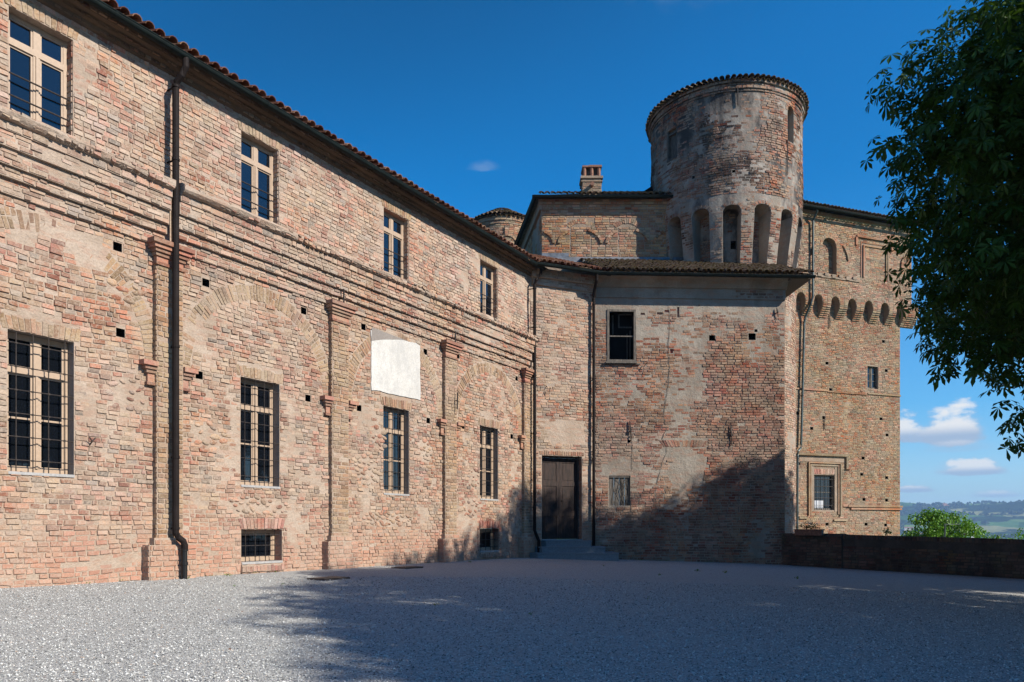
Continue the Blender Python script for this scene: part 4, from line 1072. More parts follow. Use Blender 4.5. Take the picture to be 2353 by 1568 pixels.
courses(mb, ST, -1.2, SR, -1.5, 10.9, [(a-.01, b+.01, c-.01, d+.01) for a, b, c, d, *_ in hh_]+[(LWN[0]-.1, LWN[1]+.1, 2.5, 2.85)], mi=1, cover=cov_s, seed=30, course=.084)
SS = Fr(ST.map(SR, 0, 0)[:2], -ST.nn); grid_wall(mb, SS, 0, 8, -9, 11.3, mi=0); courses(mb, SS, 0, 4, -1.5, 10.9, mi=1, seed=33)
# upper projecting storey
UP = Fr(ST.map(0, 0, PJ)[:2], ST.t); UR = SR+PJ
nich = (1.28, 2.12, 12.0, 13.28); pan = (3.78, 5.12, 12.05, 13.55)
grid_wall(mb, UP, -3, UR, 11.05, 14.78, [(nich[0], nich[1], nich[2], 13.705, .28, 0, True)], mi=0)
arch_top = (1.70, 13.28, .42)
courses(mb, UP, -1.2, UR, 11.05, 14.78, [(nich[0], nich[1], nich[2], 13.75), (pan[0]-.12, pan[1]+.12, pan[2], pan[3]+.12)], mi=1, cover=cov_s, seed=34, course=.084)
NB = Fr(UP.map(0, 0, -.28)[:2], ST.t); courses(mb, NB, nich[0], nich[1], nich[2], nich[3]+.4, mi=1, seed=35)
# round head of the niche: dark half disc recess approximated by a real arched recess
arch_fill(mb, UP, 1.70, .42, 13.28, .42, 13.705, .28); voussoirs(mb, UP, 1.70, 13.28, .42, .60, 1, off=.012, drop=0)
courses(mb, UP, pan[0], pan[1], pan[2], pan[3], mi=2, seed=36, proud=.005)
SU = Fr(UP.map(UR, 0, 0)[:2], -ST.nn); grid_wall(mb, SU, 0, 8.7, 11.05, 14.78, mi=0); courses(mb, SU, 0, 4, 11.05, 14.7, mi=1, seed=37)
# corbel arches
def corbels(fr, us_c, wn_, n_end, proj=PJ):
    for c in us_c:
        m_ = 10; x = np.linspace(-wn_, wn_, m_+1); bot = 10.62+.34*np.sqrt(np.maximum(0, 1-(x/wn_)**2)); top = 11.05
        V = np.concatenate([fr.map(c+x, bot, proj), fr.map(c+x, np.full(m_+1, top), proj), fr.map(c+x, bot, 0)])
        mb.add(V, [(j, j+1, m_+2+j, m_+1+j) for j in range(m_)]+[(j+1, j, 2*m_+2+j, 2*m_+3+j) for j in range(m_)], 0)
        C = []
        for j in range(9):
            a = pi*j/9+.04; b = pi*(j+1)/9-.04; g = lambda r, t: (c+(wn_+r)*cos(t), 10.62+(.34+r)*sin(t)); C.append([g(.14, a), g(.14, b), g(.01, b), g(.01, a)])
        F2 = Fr(fr.map(0, 0, proj)[:2], fr.t); put_bricks(mb, F2, C, np.full(9, .012), 1)
        u0, u1 = c+wn_, c+1.02-wn_
        if c > n_end: u1 = c+wn_+.9; 
        rows = [(11.05, proj), (10.62, proj), (10.45, proj*.9), (9.95, .0)]
        V = np.concatenate([fr.map([u0, u0, u1, u1], h_, [-.02, o_, o_, -.02]) for h_, o_ in rows])
        mb.add(V, [(r_*4+j+4, r_*4+j+5, r_*4+j+1, r_*4+j) for r_ in range(3) for j in range(3)], 0)
        for r_, (hb, ht) in enumerate([(10.0+k_*.084, 10.08+k_*.084) for k_ in range(12)]):
            oo = np.interp((hb+ht)/2, [9.95, 10.45, 10.62], [0, proj*.9, proj]); s0 = u0
            while s0 < u1-.03:
                e = min(u1, s0+.24); put_bricks(mb, fr, [[(s0+.006, hb+.006), (e-.006, hb+.006), (e-.006, ht), (s0+.006, ht)]], [oo+.012], 1, base=oo-.03); s0 = e
cs = [-.98, .04, 1.06, 2.06, 3.07, 4.09, 5.1, 6.08]
corbels(ST, cs, .27, 6.0)
corbels(SS, [.9, 1.92, 2.94, 3.96, 4.98], .27, 99)
mb.box(ST, SR-.0, UR, 10.62, 11.05, -8, PJ, 0)
V = np.concatenate([ST.map([SR+0, SR+0, SR+PJ, SR+PJ], 10.62, [-.02, PJ, PJ, -.02]), ST.map([SR, SR, SR, SR], 9.95, [-.02, 0, 0, -.02])]); mb.add(V, [(0, 1, 5, 4), (1, 2, 6, 5), (2, 3, 7, 6)], 0)
# toothed band under niche
for i in range(7): mb.box(UP, .55+i*.42, .55+i*.42+.22, 11.86-(i % 2)*.06, 12.0-(i % 2)*.04, 0, .07, 0)
mb.box(UP, -1, 3.5, 11.78, 11.86, 0, .045, 0)
# hood moulds and frames
def frame_mould(fr, a, b, c, d, t, o, mi=2):
    mb.box(fr, a-t, a, c, d+t, 0, o, mi); mb.box(fr, b, b+t, c, d+t, 0, o, mi); mb.box(fr, a, b, d, d+t, 0, o-.004, mi)
frame_mould(UP, 3.78, 5.12, 12.05, 13.55, .07, .06); frame_mould(UP, 3.62, 5.28, 12.05, 13.71, .05, .035)
mb.box(UP, 3.30, 5.52, 13.93, 14.02, 0, .09, 2); mb.box(UP, 3.24, 3.36, 13.55, 13.93, 0, .07, 2); mb.box(UP, 5.46, 5.58, 13.55, 13.93, 0, .07, 2)
a, b = LWN[:2]
frame_mould(ST, a-.18, b+.18, .62, 2.92, .07, .06); frame_mould(ST, a-.30, b+.30, .55, 3.04, .06, .09)
mb.box(ST, b+.40, b+.46, .62, 2.2, 0, .05, 2)
mb.box(ST, .10, 3.10, 3.40, 3.50, 0, .13, 2); mb.box(ST, 2.98, 3.10, 2.86, 3.40, 0, .10, 2); mb.box(ST, 2.98, 3.26, 2.80, 2.86, 0, .10, 2)
mb.box(ST, .2, .7, .40, .50, 0, .08, 2); mb.box(ST, 2.25, 3.05, .30, .38, 0, .09, 2)
soldiers(mb, ST, a-.05, b+.05, 2.53, 2.80, 5, fan=.2, off=.014)
mb.box(ST, 3.1, SR+.04, .98, 1.07, 0, .10, 2); mb.box(ST, 3.3, SR+.05, .86, .94, 0, .08, 2); mb.box(ST, 2.8, 3.12, 1.0, 1.12, 0, .07, 2)
mb.box(SS, -.08, 3, .98, 1.07, 0, .10, 2)
for q0, q1, dh in ((-.2, 1.9, .0), (1.9, 4.3, -.03), (4.35, SR, .02)): mb.box(ST, q0, q1, 6.49+dh, 6.56+dh, 0, .06, 2)
# lime rendered margin round lower window
mb.box(ST, a-.16, a-.0, .75, 2.9, 0, .022, 6); mb.box(ST, b, b+.16, .75, 2.9, 0, .022, 6); mb.box(ST, .25, 2.9, 3.12, 3.38, 0, .02, 6)
mb.box(UP, -2, UR+.05, 14.58, 14.68, 0, .05, 2); mb.box(UP, -2, UR+.1, 14.68, 14.8, 0, .10, 2)
# ragged putlog scars and leftover arch curves
for (c_, h_, r_, t0, t1) in ((1.70, 12.65, 1.05, 5, 45), (1.70, 12.65, 1.05, 135, 175), (6.9, 12.85, .75, 150, 195)):
    for i in range(8):
        p = radians(t0+(t1-t0)*i/8); q = radians(t0+(t1-t0)*(i+1)/8)
        g = lambda r, t: (c_+r*cos(t), h_+r*sin(t))
        if g(r_, p)[0] > UR: continue
        put_bricks(mb, UP, [[g(r_+.09, p), g(r_+.09, q), g(r_, q), g(r_, p)]], [.08], 1, jit=.001)
mb.build('wall', ['mortar_tower', 'brick_tower', 'brick_tower', 'cement', 'void', 'brick_new', 'mortar_tower'], sq)
w1 = casement(ST, sq, *LWN, .12, None, mull=False, wood='oldwood', midbars=(1.68,), fw=.05, sill=False)
tag(w1, 'lower tower window with white curtain behind bars')
cu = MB(); P = []; nx = 22
for i in range(nx+1):
    u = LWN[0]+.10+(.62)*i/nx; P.append((u, -.142+.006*sin(i*1.9)))
P = np.array(P); cu.add(np.concatenate([ST.map(P[:, 0], .92, P[:, 1]), ST.map(P[:, 0], 1.28+.0*P[:, 0], P[:, 1])]), [(i, i+1, nx+2+i, nx+1+i) for i in range(nx)]); cu.build('curtain', 'curtain', w1)
gb = MB()
for i in range(5): u = LWN[0]+.1+i*.26; gb.tube([ST.map(u, .82, -.05), ST.map(u+R_.normal(0, .01), 2.48, -.05)], .012, 6)
for h in (1.05, 1.4, 1.95, 2.3): gb.tube([ST.map(LWN[0], h, -.045), ST.map(LWN[1], h, -.045)], .010, 6)
gb.build('grille', 'iron', w1)
w2 = casement(ST, sq, *UWN, .12, None, mull=True, wood='oldwood', midbars=(7.2, 7.55), fw=.05, sill=False)
tf = tile_field(UP, -2, UR+.4, 14.92, .42, .30, 8, jit=.02)
tf.add(UP.map([-2.5, UR+.4, UR+.4, -2.5], [14.9, 14.9, 16.4, 16.4], [.38, .38, -4.6, -4.6]), [(0, 1, 2, 3)], 0)
tf.build('roof', ['tile_moss'], sq)
gutter(UP, [-2.0, 2, 5, UR+.35], .45, 14.82, sq)
pipe(ST, [(.62, 14.7, .78), (.62, 14.3, .50), (.62, 10.8, .48), (.56, 10.45, .42), (.46, 9.9, .18), (.42, 9.6, .14), (.24, 3.9, .14), (.18, 3.72, .2), (-.02, 3.55, .24), (-.04, 3.35, .22), (-.04, -1.2, .2)],
     .052, sq, 'pipe_green', [(.62, 14.0, .48), (.62, 12.4, .48), (.40, 8.4, .14), (.32, 6.2, .14), (-.04, 2.5, .2), (-.04, .9, .2)])
for uu, h0, h1 in ((2.0, 9.55, 10.25), (1.70, 4.65, 5.30)):
    a_ = MB(); a_.tube([ST.map(uu, h0, .06), ST.map(uu, h1, .06)], .022, 6); a_.build('wall_anchor', 'iron', sq)
bk = MB(); bk.box(ST, -3, SR-.05, -9, 14.7, -8, -.6); bk.build('rear_walls', 'mortar_tower', sq)

# ------------------------------------------------------------------ PARAPET
pr = thing('parapet_wall', (11.5, 23, -1.3), 'low dark brick parapet along the edge of the courtyard', 'wall')
PA = Fr((8.93, 25.17), (5.04, -4.27)); LP_ = 16.0
mb = MB(); dz = -.022
sl = lambda u: -.19+dz*u
nseg = 32; us = np.linspace(1.85, LP_, nseg); V = []
for u in us:
    t = sl(u)+(vn(u, 0, 1.5, 3)-.5)*.02
    V.append(PA.map(np.full(6, u), [-3.0, t-.05, t-.0, t+.0, t-.05, -3], [0, .0, .0-.02, -.40, -.42, -.42]))
V = np.concatenate(V); mb.add(V, [(i*6+j, (i+1)*6+j, (i+1)*6+j+1, i*6+j+1) for i in range(nseg-1) for j in range(5)], 0)
def tp(h, a, b): return a, b
for i in range(14):
    h0 = -1.75+i*.086
    C = []; x = 1.85
    for hh in (h0,):
        while x < LP_:
            e = x+R_.choice([.13, .26, .27, .2]); y = hh+dz*x+.0; C.append([(x+.006, y+.007), (e-.006, y+.007), (e-.006, y+.079), (x+.006, y+.079)]); x = e
    C = np.array(C)
    C = C[C[:, 2, 1] < sl(C[:, 2, 0])-.02] if len(C) else C
    if len(C): put_bricks(mb, PA, C, .008+R_.normal(0, .005, len(C)), 1)
cp = []
x = 1.85
while x < LP_:        # brick-on-edge coping
    e = x+.075; y = sl(x); cp.append([(x+.004, y-.13), (e-.004, y-.13), (e-.004, y+.004), (x+.004, y+.004)]); x = e
put_bricks(mb, PA, cp, .012+R_.normal(0, .004, len(cp)), 1)
mb.build('wall', ['mortar_dark', 'brick_dark'], pr)
mb = MB(); V = []
mb.box(PA, -.4, 1.85, -3, -.20, -.42, .05, 0); courses(mb, PA, -.1, 1.85, -1.5, -.21, mi=1, off=.05, seed=44, wav=.01)
mb.build('end_pier', ['mortar_dark', 'brick_dark'], pr)

# ------------------------------------------------------------------ small things of the yard
for (x, y, w_, d_, lab) in ((-3.22, 13.45, .62, .42, 'rusty flat hatch plate set in gravel before the basement window'), (-2.35, 17.2, .62, .42, 'rusty flat hatch plate set in gravel near the third pilaster')):
    g = float(ground_h(x, y)); F_ = Fr((x, y), LW.t); mb = MB()
    mb.box(F_, -w_/2, w_/2, g-.05, g+.022, -d_/2, d_/2); mb.box(F_, -w_/2+.05, w_/2-.05, g+.022, g+.028, -d_/2+.05, d_/2-.05)
    t = thing('hatch_plate', (x, y, g), lab, 'hatch', 'hatch plates in the gravel'); mb.build('plate', 'rust', t)

def leaf_blob(mb, P, N, size, mi=0, up=.5, shape='oval', n_leaflets=1, droop=.3, outward=None):
    """P: N x 3 positions; builds folded leaves or palmate leaves."""
    P = np.asarray(P, float); N = len(P)
    size = np.broadcast_to(size, (N,))
    nrm = R_.normal(0, 1, (N, 3)); nrm /= np.linalg.norm(nrm, axis=1, keepdims=True); nrm = nrm*(1-up)+np.array([0, 0, up])
    if outward is not None: nrm = nrm+outward*.55
    nrm /= np.linalg.norm(nrm, axis=1, keepdims=True)
    a = R_.normal(0, 1, (N, 3)); tx = np.cross(nrm, a); tx /= np.linalg.norm(tx, axis=1, keepdims=True); ty = np.cross(nrm, tx)
    K = n_leaflets; Vs = []
    for k in range(K):
        an = (k-(K-1)/2)*(2*pi*.80/max(K, 1))+R_.normal(0, .10, N) if K > 1 else np.zeros(N)
        ln = size*(1.-.22*abs(k-(K-1)/2)/max(1, (K-1)/2) if K > 1 else 1.)*R_.uniform(.85, 1.1, N)
        d = tx*np.cos(an)[:, None]+ty*np.sin(an)[:, None]; s_ = np.cross(nrm, d)
        wv = ln*(.19 if K > 1 else .30)
        dr = np.array([0, 0, -1.])*(ln*droop)[:, None]
        b0 = P+d*(ln*.04)[:, None]
        m1 = P+d*(ln*.40)[:, None]+dr*.2; m2 = P+d*(ln*.72)[:, None]+dr*.55; tp_ = P+d*ln[:, None]+dr
        f_ = nrm*(wv*.25)[:, None]
        Vs.append(np.stack([b0, m2-s_*wv[:, None]+f_, tp_, m2+s_*wv[:, None]+f_, (m1+m2)/2], 1))
    V = np.stack(Vs, 1)            # N,K,8,3
    q4 = np.array([(0, 1, 6, 6)]); 
    T = np.array([(0, 4, 1), (1, 4, 2), (0, 3, 4), (3, 2, 4)])
    F = (T[None]+(np.arange(N*K)*5)[:, None, None]).reshape(-1, 3)
    mb.add(V.reshape(-1, 3), F, mi)

def grass_tuft(mb, x, y, n, s_):
    g = float(ground_h(x, y)); P = np.stack([x+R_.normal(0, s_*.5, n), y+R_.normal(0, s_*.5, n), np.full(n, g+s_*.35)+R_.random(n)*s_*.5], -1); leaf_blob(mb, P, n, s_, 0, up=.4)
wd = MB()
for q in range(26):
    uu = R_.uniform(-3, 11.8); P_ = LW.map(uu, 0, .04+.06*R_.random()); grass_tuft(wd, P_[0], P_[1], int(R_.integers(3, 8)), .03)
for q in range(12):
    uu = R_.uniform(1.0, 6.2); P_ = PL.map(uu, 0, .05+.06*R_.random()); grass_tuft(wd, P_[0], P_[1], int(R_.integers(4, 9)), .035)
for x, y, n, s_ in ((-5.15, 13.9, 10, .05), (-5.6, 13.3, 6, .04), (-4.2, 11.6, 5, .03), (1.9, 10.6, 6, .03), (4.6, 19, 24, .04), (5.2, 18.7, 20, .04), (3.2, 16.6, 14, .035), (-.9, 9, 12, .03), (6.4, 17.2, 20, .04), (2.4, 20, 12, .03), (-3.6, 12.0, 6, .03), (.2, 8.3, 8, .02), (-1.1, 19.9, 16, .04)):
    grass_tuft(wd, x, y, n, s_)
tag(wd.build('weeds', 'leaf_weed'), 'tiny green weeds sprouting here and there from the gravel', 'weeds', kind='stuff')
dl = MB(); N = 260; Z = 3.6+R_.random(N)**1.3*18; x = (R_.random(N)*1.4-.68)*Z; kk = ((x+5.71)*.854+(Z-13.66)*(-.5202)) > .1; x = x[kk]; Z = Z[kk]
P = np.stack([x, Z, ground_h(x, Z)+.022], -1); leaf_blob(dl, P, len(P), R_.uniform(.018, .045, len(P)), up=.85, droop=.05)
tag(dl.build('leaf_litter', 'deadleaf'), 'scattered small brown dead leaves on the gravel', 'leaf litter', kind='stuff')

# flower box on the parapet
fx = PA.map(.85, -.19, -.12)
fb = thing('flower_box', fx, 'terracotta trough of lilac flowers standing on the dark parapet beside the block corner', 'flower box')
mb = MB(); mb.box(PA, .45, 1.30, -.26, -.08, .06, .26, 0); mb.box(PA, .43, 1.32, -.10, -.06, .04, .28, 0); mb.build('trough', 'terracotta', fb)
mb = MB(); N = 260; P = PA.map(.87+R_.normal(0, .20, N), -.02+np.abs(R_.normal(0, .085, N)), .16+R_.normal(0, .06, N)); leaf_blob(mb, P, N, .055, up=.4); mb.build('foliage', 'leaf', fb)
mb = MB(); P = PA.map(.75+R_.normal(0, .22, 26), .10+np.abs(R_.normal(0, .05, 26)), .16+R_.normal(0, .05, 26)); leaf_blob(mb, P, 26, .045, up=.6, n_leaflets=5, droop=.05); mb.build('flowers', 'petal', fb)
# young plant growing from the parapet top
mb = MB()
for q in range(5): mb.tube([PA.map(3.10, -.28, -.2), PA.map(3.10+R_.normal(0, .05), -.05+R_.normal(0, .04), -.2)], .006, 5)
P = PA.map(3.10+R_.normal(0, .06, 60), -.18+np.abs(R_.normal(0, .09, 60)), -.2+R_.normal(0, .05, 60)); leaf_blob(mb, P, 60, .07, up=.4)
tag(mb.build('wall_plant', 'leaf_weed'), 'small yellow green plant sprouting on the parapet before the square tower', 'plant')
# aerial beyond the parapet
an_ = thing('aerial', (22.6, 32.0, -.2), 'thin metal aerial standing beyond the parapet in front of the bright tree', 'aerial')
A0 = Fr((19.3, 31.5), (1, 0)); mb = MB(); mb.tube([A0.map(-1.5, -3, 0), A0.map(-1.5, .10, 0)], .03, 8); mb.build('mast', 'pipe_green', an_)
mb = MB(); mb.tube([A0.map(-1.52, .12, 0), A0.map(-.9, .12, 0)], .012, 6)
for i in range(5): u = -1.44+i*.13; mb.tube([A0.map(u, -.15, 0), A0.map(u, .42-.02*i, 0)], .006, 5)
mb.build('antenna', 'pipe_green', an_)

# ------------------------------------------------------------------ TREES
def make_tree(name, base, trunk_h, r_trunk, clumps, leaf_n, leaf_s, mat, label, cat, group=None, leaflets=6, limbs=12, fill=0.3, density=None, up=.55):
    t = thing(name, base, label, cat, group); b = np.array(base, float)
    mb = MB(); top = b+np.array([0, 0, trunk_h]); mid = (b+top)/2+np.array([.08, -.05, 0])
    cen = np.mean([c[:3] for c in clumps], 0)
    up_ = np.array([cen[0], cen[1], max(c[2] for c in clumps)-.8])
    mb.tube([b+np.array([0, 0, -.2]), b+np.array([0, 0, .3]), mid, top, top*.4+up_*.6, up_], [r_trunk*1.5, r_trunk, r_trunk*.85, r_trunk*.75, r_trunk*.4, r_trunk*.08], 12)
    mb.build('trunk', 'bark', t, smooth=True)
    lb = MB(); order = R_.permutation(len(clumps))[:limbs]
    for i in order:
        c = np.array(clumps[i][:3]); s0 = top+(up_-top)*R_.uniform(0, .6)
        m1 = s0*.55+c*.45+R_.normal(0, .15, 3)+np.array([0, 0, .25]); lb.tube([s0, m1, c], [r_trunk*.36, r_trunk*.2, .02], 7)
        for q in range(3):
            e = c+R_.normal(0, clumps[i][3]*.25, 3); lb.tube([m1*.4+c*.6, e], [.03, .008], 5)
    lb.build('branches', 'bark', t, smooth=True)
    P = []; OW = []
    for cx, cy, cz, rr in clumps:
        n = int(leaf_n*rr*rr); d = R_.normal(0, 1, (n, 3)); d /= np.linalg.norm(d, axis=1, keepdims=True)
        q = np.where(R_.random(n) < fill, R_.random(n)**.5, 1+R_.normal(0, .10, n))
        p = np.array([cx, cy, cz])+d*(rr*q)[:, None]*np.array([1, 1, .62]); P.append(p); OW.append(d)
    P = np.concatenate(P); OW = np.concatenate(OW)
    mb = MB(); leaf_blob(mb, P, len(P), R_.uniform(.75, 1.15, len(P))*leaf_s, up=up, n_leaflets=leaflets, droop=.42, outward=OW)
    mb.build('crown', mat, t)
    return t

def crown_clumps(c, R, n, rr, seed, zs=1., cut=None):
    g = np.random.default_rng(seed); out = []
    for i in range(n):
        d = g.normal(0, 1, 3); d /= np.linalg.norm(d); q = g.uniform(.72, 1.0) if g.random() < .72 else g.uniform(.25, .7)
        p = np.array(c)+d*R*q*np.array([1, 1, zs])
        if cut and not cut(p): continue
        out.append((p[0], p[1], p[2], g.uniform(*rr)))
    return out
ch_c = (9.8, 10.3, 4.3)
OUTL = np.array([(-900, 2700), (-60, 2320), (0, 2270), (60, 2200), (100, 2150), (170, 2050), (370, 2025), (430, 2110), (550, 2085), (620, 2130), (700, 2130), (760, 2185), (870, 2185), (880, 2310), (1060, 2330), (1065, 2600)])
def in_outline(p, rr=.95):        # trims the crown to an outline given in image pixels
    x_ = p[0]/p[1]*1760+1176.5; y_ = 1212-p[2]/p[1]*1760
    return x_-rr*1760/p[1]*.62 > np.interp(y_, OUTL[:, 0], OUTL[:, 1]) and y_+rr*1760/p[1]*.55 < 862+max(0, x_-2330)*.6
# crowns cut to shape their shadow (distance across the sun's path, height along it)
CRP = np.array([(2, -3), (3.7, -.9), (4.4, .1), (5.5, .9), (8.5, 1.75), (9.7, 2.05), (12.0, 2.2), (13.2, 1.9), (14.2, 1.4), (15.25, 1.1), (17.5, .8), (19.5, 1.3), (21.2, 1.0), (22.3, 0.), (23.0, -1.7), (23.5, -3.0), (24.6, -3.1), (25.4, -3.0), (26.2, -3.5), (28, -5)])
def under_line(p, rr):
    x, y, h = p; pp = .502*x+.865*y; q = h-.76*x
    return q+.55*rr < np.interp(pp, CRP[:, 0], CRP[:, 1])+.25*(vn(pp, 0, 1.3, 2)-.5) and pp-.55*rr > 3.6
cl = [c for c in crown_clumps(ch_c, 4.9, 520, (.55, 1.0), 5) if in_outline(c[:3], c[3]) and under_line(c[:3], c[3])]
# long drooping boughs on the yard side
for px, py, z, rr in ((2055, 215, 9.8, .28), (2075, 170, 9.9, .35), (2140, 230, 9.7, .45), (2045, 330, 10, .30), (2090, 380, 9.8, .38), (2150, 120, 9.9, .35), (2220, 40, 9.9, .35), (2180, 320, 9.6, .6), (2095, 470, 9.9, .32), (2095, 540, 9.8, .30),
        (2150, 480, 9.7, .5), (2125, 620, 9.8, .35), (2115, 690, 9.9, .30), (2180, 700, 9.7, .42), (2190, 790, 9.7, .33), (2155, 845, 9.8, .22), (2230, 800, 9.6, .45), (2300, 790, 9.5, .5), (2340, 870, 9.6, .35), (2325, 940, 9.7, .20), (2335, 1020, 9.7, .20), (2350, 980, 9.7, .28),
        (2260, 90, 9.6, .5), (2200, 180, 9.5, .5), (2330, 40, 9.3, .6), (2250, 420, 9.2, .7), (2200, 560, 9.3, .6), (2300, 620, 9, .7)):
    cl.append(((px-1176.5)/1760*z, z, (1212-py)/1760*z, rr))
make_tree('chestnut_tree', (10.6, 10.6, -1.32), 2.6, .30, cl, 185, .150, 'leaf', 'big dark horse chestnut whose drooping boughs hang into the picture at the right', 'tree', 'chestnut trees beside the courtyard', fill=.45, limbs=26)
# more chestnuts stand beyond the right edge; they shade the yard
for i, (x, y, hc, R0) in enumerate(((11.9, 2.4, 5.9, 4.6), (16.0, 14.4, 8.6, 4.6), (20.4, 18.6, 8.2, 4.0), (15.5, -4.0, 6.4, 4.6), (22.0, 13.6, 5.6, 4.4))):
    c2 = [c for c in crown_clumps((x, y, hc), R0*1.05, 300, (.6, 1.1), 60+i, 1.1) if under_line(c[:3], c[3]) and not (c[0]-1.2)/c[1]*1760 < 1177*1.02 or c[1] < .5]
    c2 = [c for c in c2 if under_line(c[:3], c[3]) and c[2] > 1.2]
    make_tree('chestnut_tree', (x, y, -1.2), 3.2, .3, c2, 80, .29, 'leaf', 'leafy chestnut standing outside the frame, only its shadow on the yard is seen', 'tree', 'chestnut trees beside the courtyard', leaflets=5, fill=.45)

# bright trees below the parapet
def ball(c, R, n, rr, seed, zs=.9): return crown_clumps(c, R, n, rr, seed, zs)
make_tree('garden_tree', (22.4, 40.0, -7), 4.5, .2, ball((22.4, 40, -.68), 1.85, 95, (.28, .5), 21, .95), 620, .17, 'leaf_bright', 'sunlit bright green round tree rising behind the dark parapet', 'tree', leaflets=1, limbs=14, up=.3)
make_tree('garden_tree', (25.3, 41.0, -7), 4, .12, ball((25.2, 41, -1.0), 1.0, 26, (.2, .38), 22, .9), 330, .14, 'leaf_bright', 'low bright green treetop just right of the round tree behind the parapet', 'tree', leaflets=1, limbs=8, up=.3)
make_tree('garden_tree', (27.6, 40.5, -7), 4, .12, ball((27.0, 40.5, -1.0), .95, 24, (.2, .36), 23, 1.), 330, .14, 'leaf_bright', 'bright green treetop partly cut by the right edge behind the parapet', 'tree', leaflets=1, limbs=8, up=.3)
make_tree('garden_tree', (20.2, 40.2, -7), 4, .1, ball((20.6, 40.2, -1.35), .7, 16, (.18, .3), 24, .8), 330, .14, 'leaf_bright', 'small bright green treetop against the foot of the square tower', 'tree', leaflets=1, limbs=6, up=.3)

# ------------------------------------------------------------------ FAR LAND
def land_h(x, y):
    r = np.hypot(x, y); a = np.arctan2(x, y)
    base = np.interp(r, [0, 34, 60, 150, 400, 900, 1500, 2100, 2700, 3300, 3800, 4300], [-9, -9, -14, -40, -85, -110, -92, -48, -8, 50, 74, 40])
    n = (fbm(x, y, 1/420., 5)-.5); n2 = (fbm(x, y, 1/130., 7)-.5)
    amp = np.interp(r, [0, 200, 1200, 3500], [0, 6, 45, 95])
    h = base+n*amp+n2*amp*.28
    ridge = np.interp(a, [.3, .46, .52, .60, .68, .9], [0, 26, 30, 10, -4, -4])*np.clip((r-2600)/1000, 0, 1)
    return h+ridge
rs = np.concatenate([[20, 34, 45, 60, 90, 140, 220, 350, 550, 800, 1050], np.arange(1250, 4300, 55)]); an = np.concatenate([np.linspace(-pi, .28, 50)[:-1], np.linspace(.28, .80, 150), np.linspace(.80, pi, 40)[1:]])
Rr, Aa = np.meshgrid(rs, an, indexing='ij'); X = Rr*np.sin(Aa); Y = Rr*np.cos(Aa); H = land_h(X, Y)
mb = MB(); na = len(an)
mb.add(np.stack([X, Y, H], -1), [(i*na+j, (i+1)*na+j, (i+1)*na+j+1, i*na+j+1) for i in range(len(rs)-1) for j in range(na-1)])
m, k = newmat('far_fields'); pos = k.n('ShaderNodeNewGeometry').outputs['Position']
vv = k.n('ShaderNodeTexVoronoi', ins={'Vector': k.scalev(k.mix(.02, pos, k.noise(pos, .01, 2, out=1)), (1, .55, 0)), 'Scale': .0065})
c = k.ramp(k.n('ShaderNodeSeparateColor', ins={0: vv.outputs['Color']}).outputs[0], [(0, (.05, .12, .03)), (.3, (.09, .20, .05)), (.5, (.17, .27, .08)), (.7, (.10, .21, .06)), (.85, (.30, .31, .14)), (1, (.06, .12, .035))], 'CONSTANT')
wf = k.mrange(k.noise(pos, .0045, 5, .65), .50, .54)
c = k.mix(wf, c, (.018, .038, .016)); M['far'] = finish(m, k, c, .95, k.noise(pos, .03, 4), 1., 8., spec=0.)
tag(mb.build('hills', 'far', smooth=True), kind='structure')
# woods and hedges as tree clumps
mb = MB(); N = 2600; a = R_.uniform(.42, .66, N); r = R_.uniform(1300, 3950, N); x = r*np.sin(a); y = r*np.cos(a)
kk = fbm(x, y, 1/170., 15) > .52; x = x[kk]; y = y[kk]; z = land_h(x, y); s_ = R_.uniform(5, 12, len(x))
T = np.array([(1, 0, 0), (.3, .95, .1), (-.8, .6, 0), (-.8, -.6, .1), (.3, -.95, 0), (.5, .3, .75), (-.3, .4, .8), (0, -.5, .7), (0, 0, 1.)])
V = T[None]*(s_[:, None, None])*(1+R_.normal(0, .15, (len(x), 9, 1)))+np.stack([x, y, z+s_*.1], -1)[:, None]
q = np.array([(0, 1, 5), (1, 6, 5), (1, 2, 6), (2, 3, 6), (3, 7, 6), (3, 4, 7), (4, 0, 7), (0, 5, 7), (5, 6, 8), (6, 7, 8), (7, 5, 8)])
mb.add(V, (q[None]+(np.arange(len(x))*9)[:, None, None]).reshape(-1, 3))
M['woods'] = simple('far_woods', (.022, .042, .018), .95, var=.3, scale=.05, bs=0)
tag(mb.build('woodland', 'woods'), 'dark woods and hedges scattered over the far hills', 'woodland', kind='stuff')
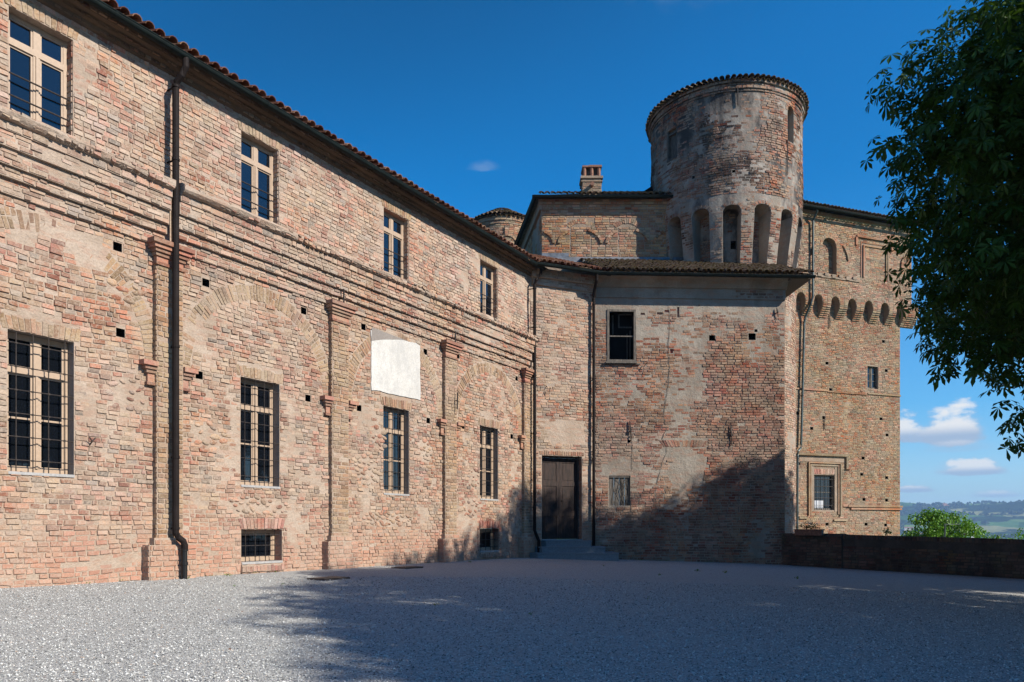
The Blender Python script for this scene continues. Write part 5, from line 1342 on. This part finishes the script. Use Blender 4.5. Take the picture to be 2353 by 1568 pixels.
# farmhouses
M['farm_wall'] = simple('farmhouse_plaster', (.72, .66, .56), .9, var=.1, scale=.5, bs=0); M['farm_roof'] = simple('farmhouse_tiles', (.36, .17, .11), .9, var=.2, scale=.5, bs=0)
def farmhouse(x, y, rz, w_, d_, h_, label):
    z = float(land_h(np.array(x), np.array(y))); t = thing('farmhouse', (x, y, z), label, 'house', 'farmhouses on the far hills')
    F_ = Fr((x, y), (cos(rz), sin(rz))); mb = MB(); mb.box(F_, -w_/2, w_/2, z-8, z+h_, -d_/2, d_/2); mb.build('wall', 'farm_wall', t)
    mb = MB(); mb.strip(F_, [-w_/2-.6, w_/2+.6], [(-d_/2-.8, z+h_-.2), (-d_/2-.8, z+h_), (0, z+h_+d_*.25), (d_/2+.8, z+h_), (d_/2+.8, z+h_-.2)]); mb.build('roof', 'farm_roof', t)
for i, (px, r, n) in enumerate(((2160, 3350, 5), (2195, 2500, 5), (2250, 2250, 3), (2310, 2200, 6), (2345, 2000, 2), (2110, 2400, 4), (2285, 1950, 7))):
    for j in range(n):
        a = math.atan((px-1176.5)/1760)+R_.normal(0, .006); rr = r+R_.normal(0, 45)
        farmhouse(rr*sin(a), rr*cos(a), R_.uniform(-.5, .5), R_.uniform(12, 26), R_.uniform(8, 12), R_.uniform(5, 8), 'tiny pale farmhouse with red roof on the far hillside')

# haze over the land
hz = MB(); hz.add([(-4600, -4600, -175), (4600, -4600, -175), (4600, 4600, -175), (-4600, 4600, -175), (-4600, -4600, 175), (4600, -4600, 175), (4600, 4600, 175), (-4600, 4600, 175)],
                  [(3, 2, 1, 0), (4, 5, 6, 7), (0, 1, 5, 4), (1, 2, 6, 5), (2, 3, 7, 6), (3, 0, 4, 7)])
m, k = newmat('haze'); v = k.n('ShaderNodeVolumePrincipled', ins={'Color': (.42, .66, 1., 1), 'Density': .00017, 'Anisotropy': .2})
k.link(v.outputs[0], k.n('ShaderNodeOutputMaterial').inputs['Volume']); M['haze'] = m
tag(hz.build('haze', 'haze'), 'thin blue haze over the valley', 'haze', kind='stuff')
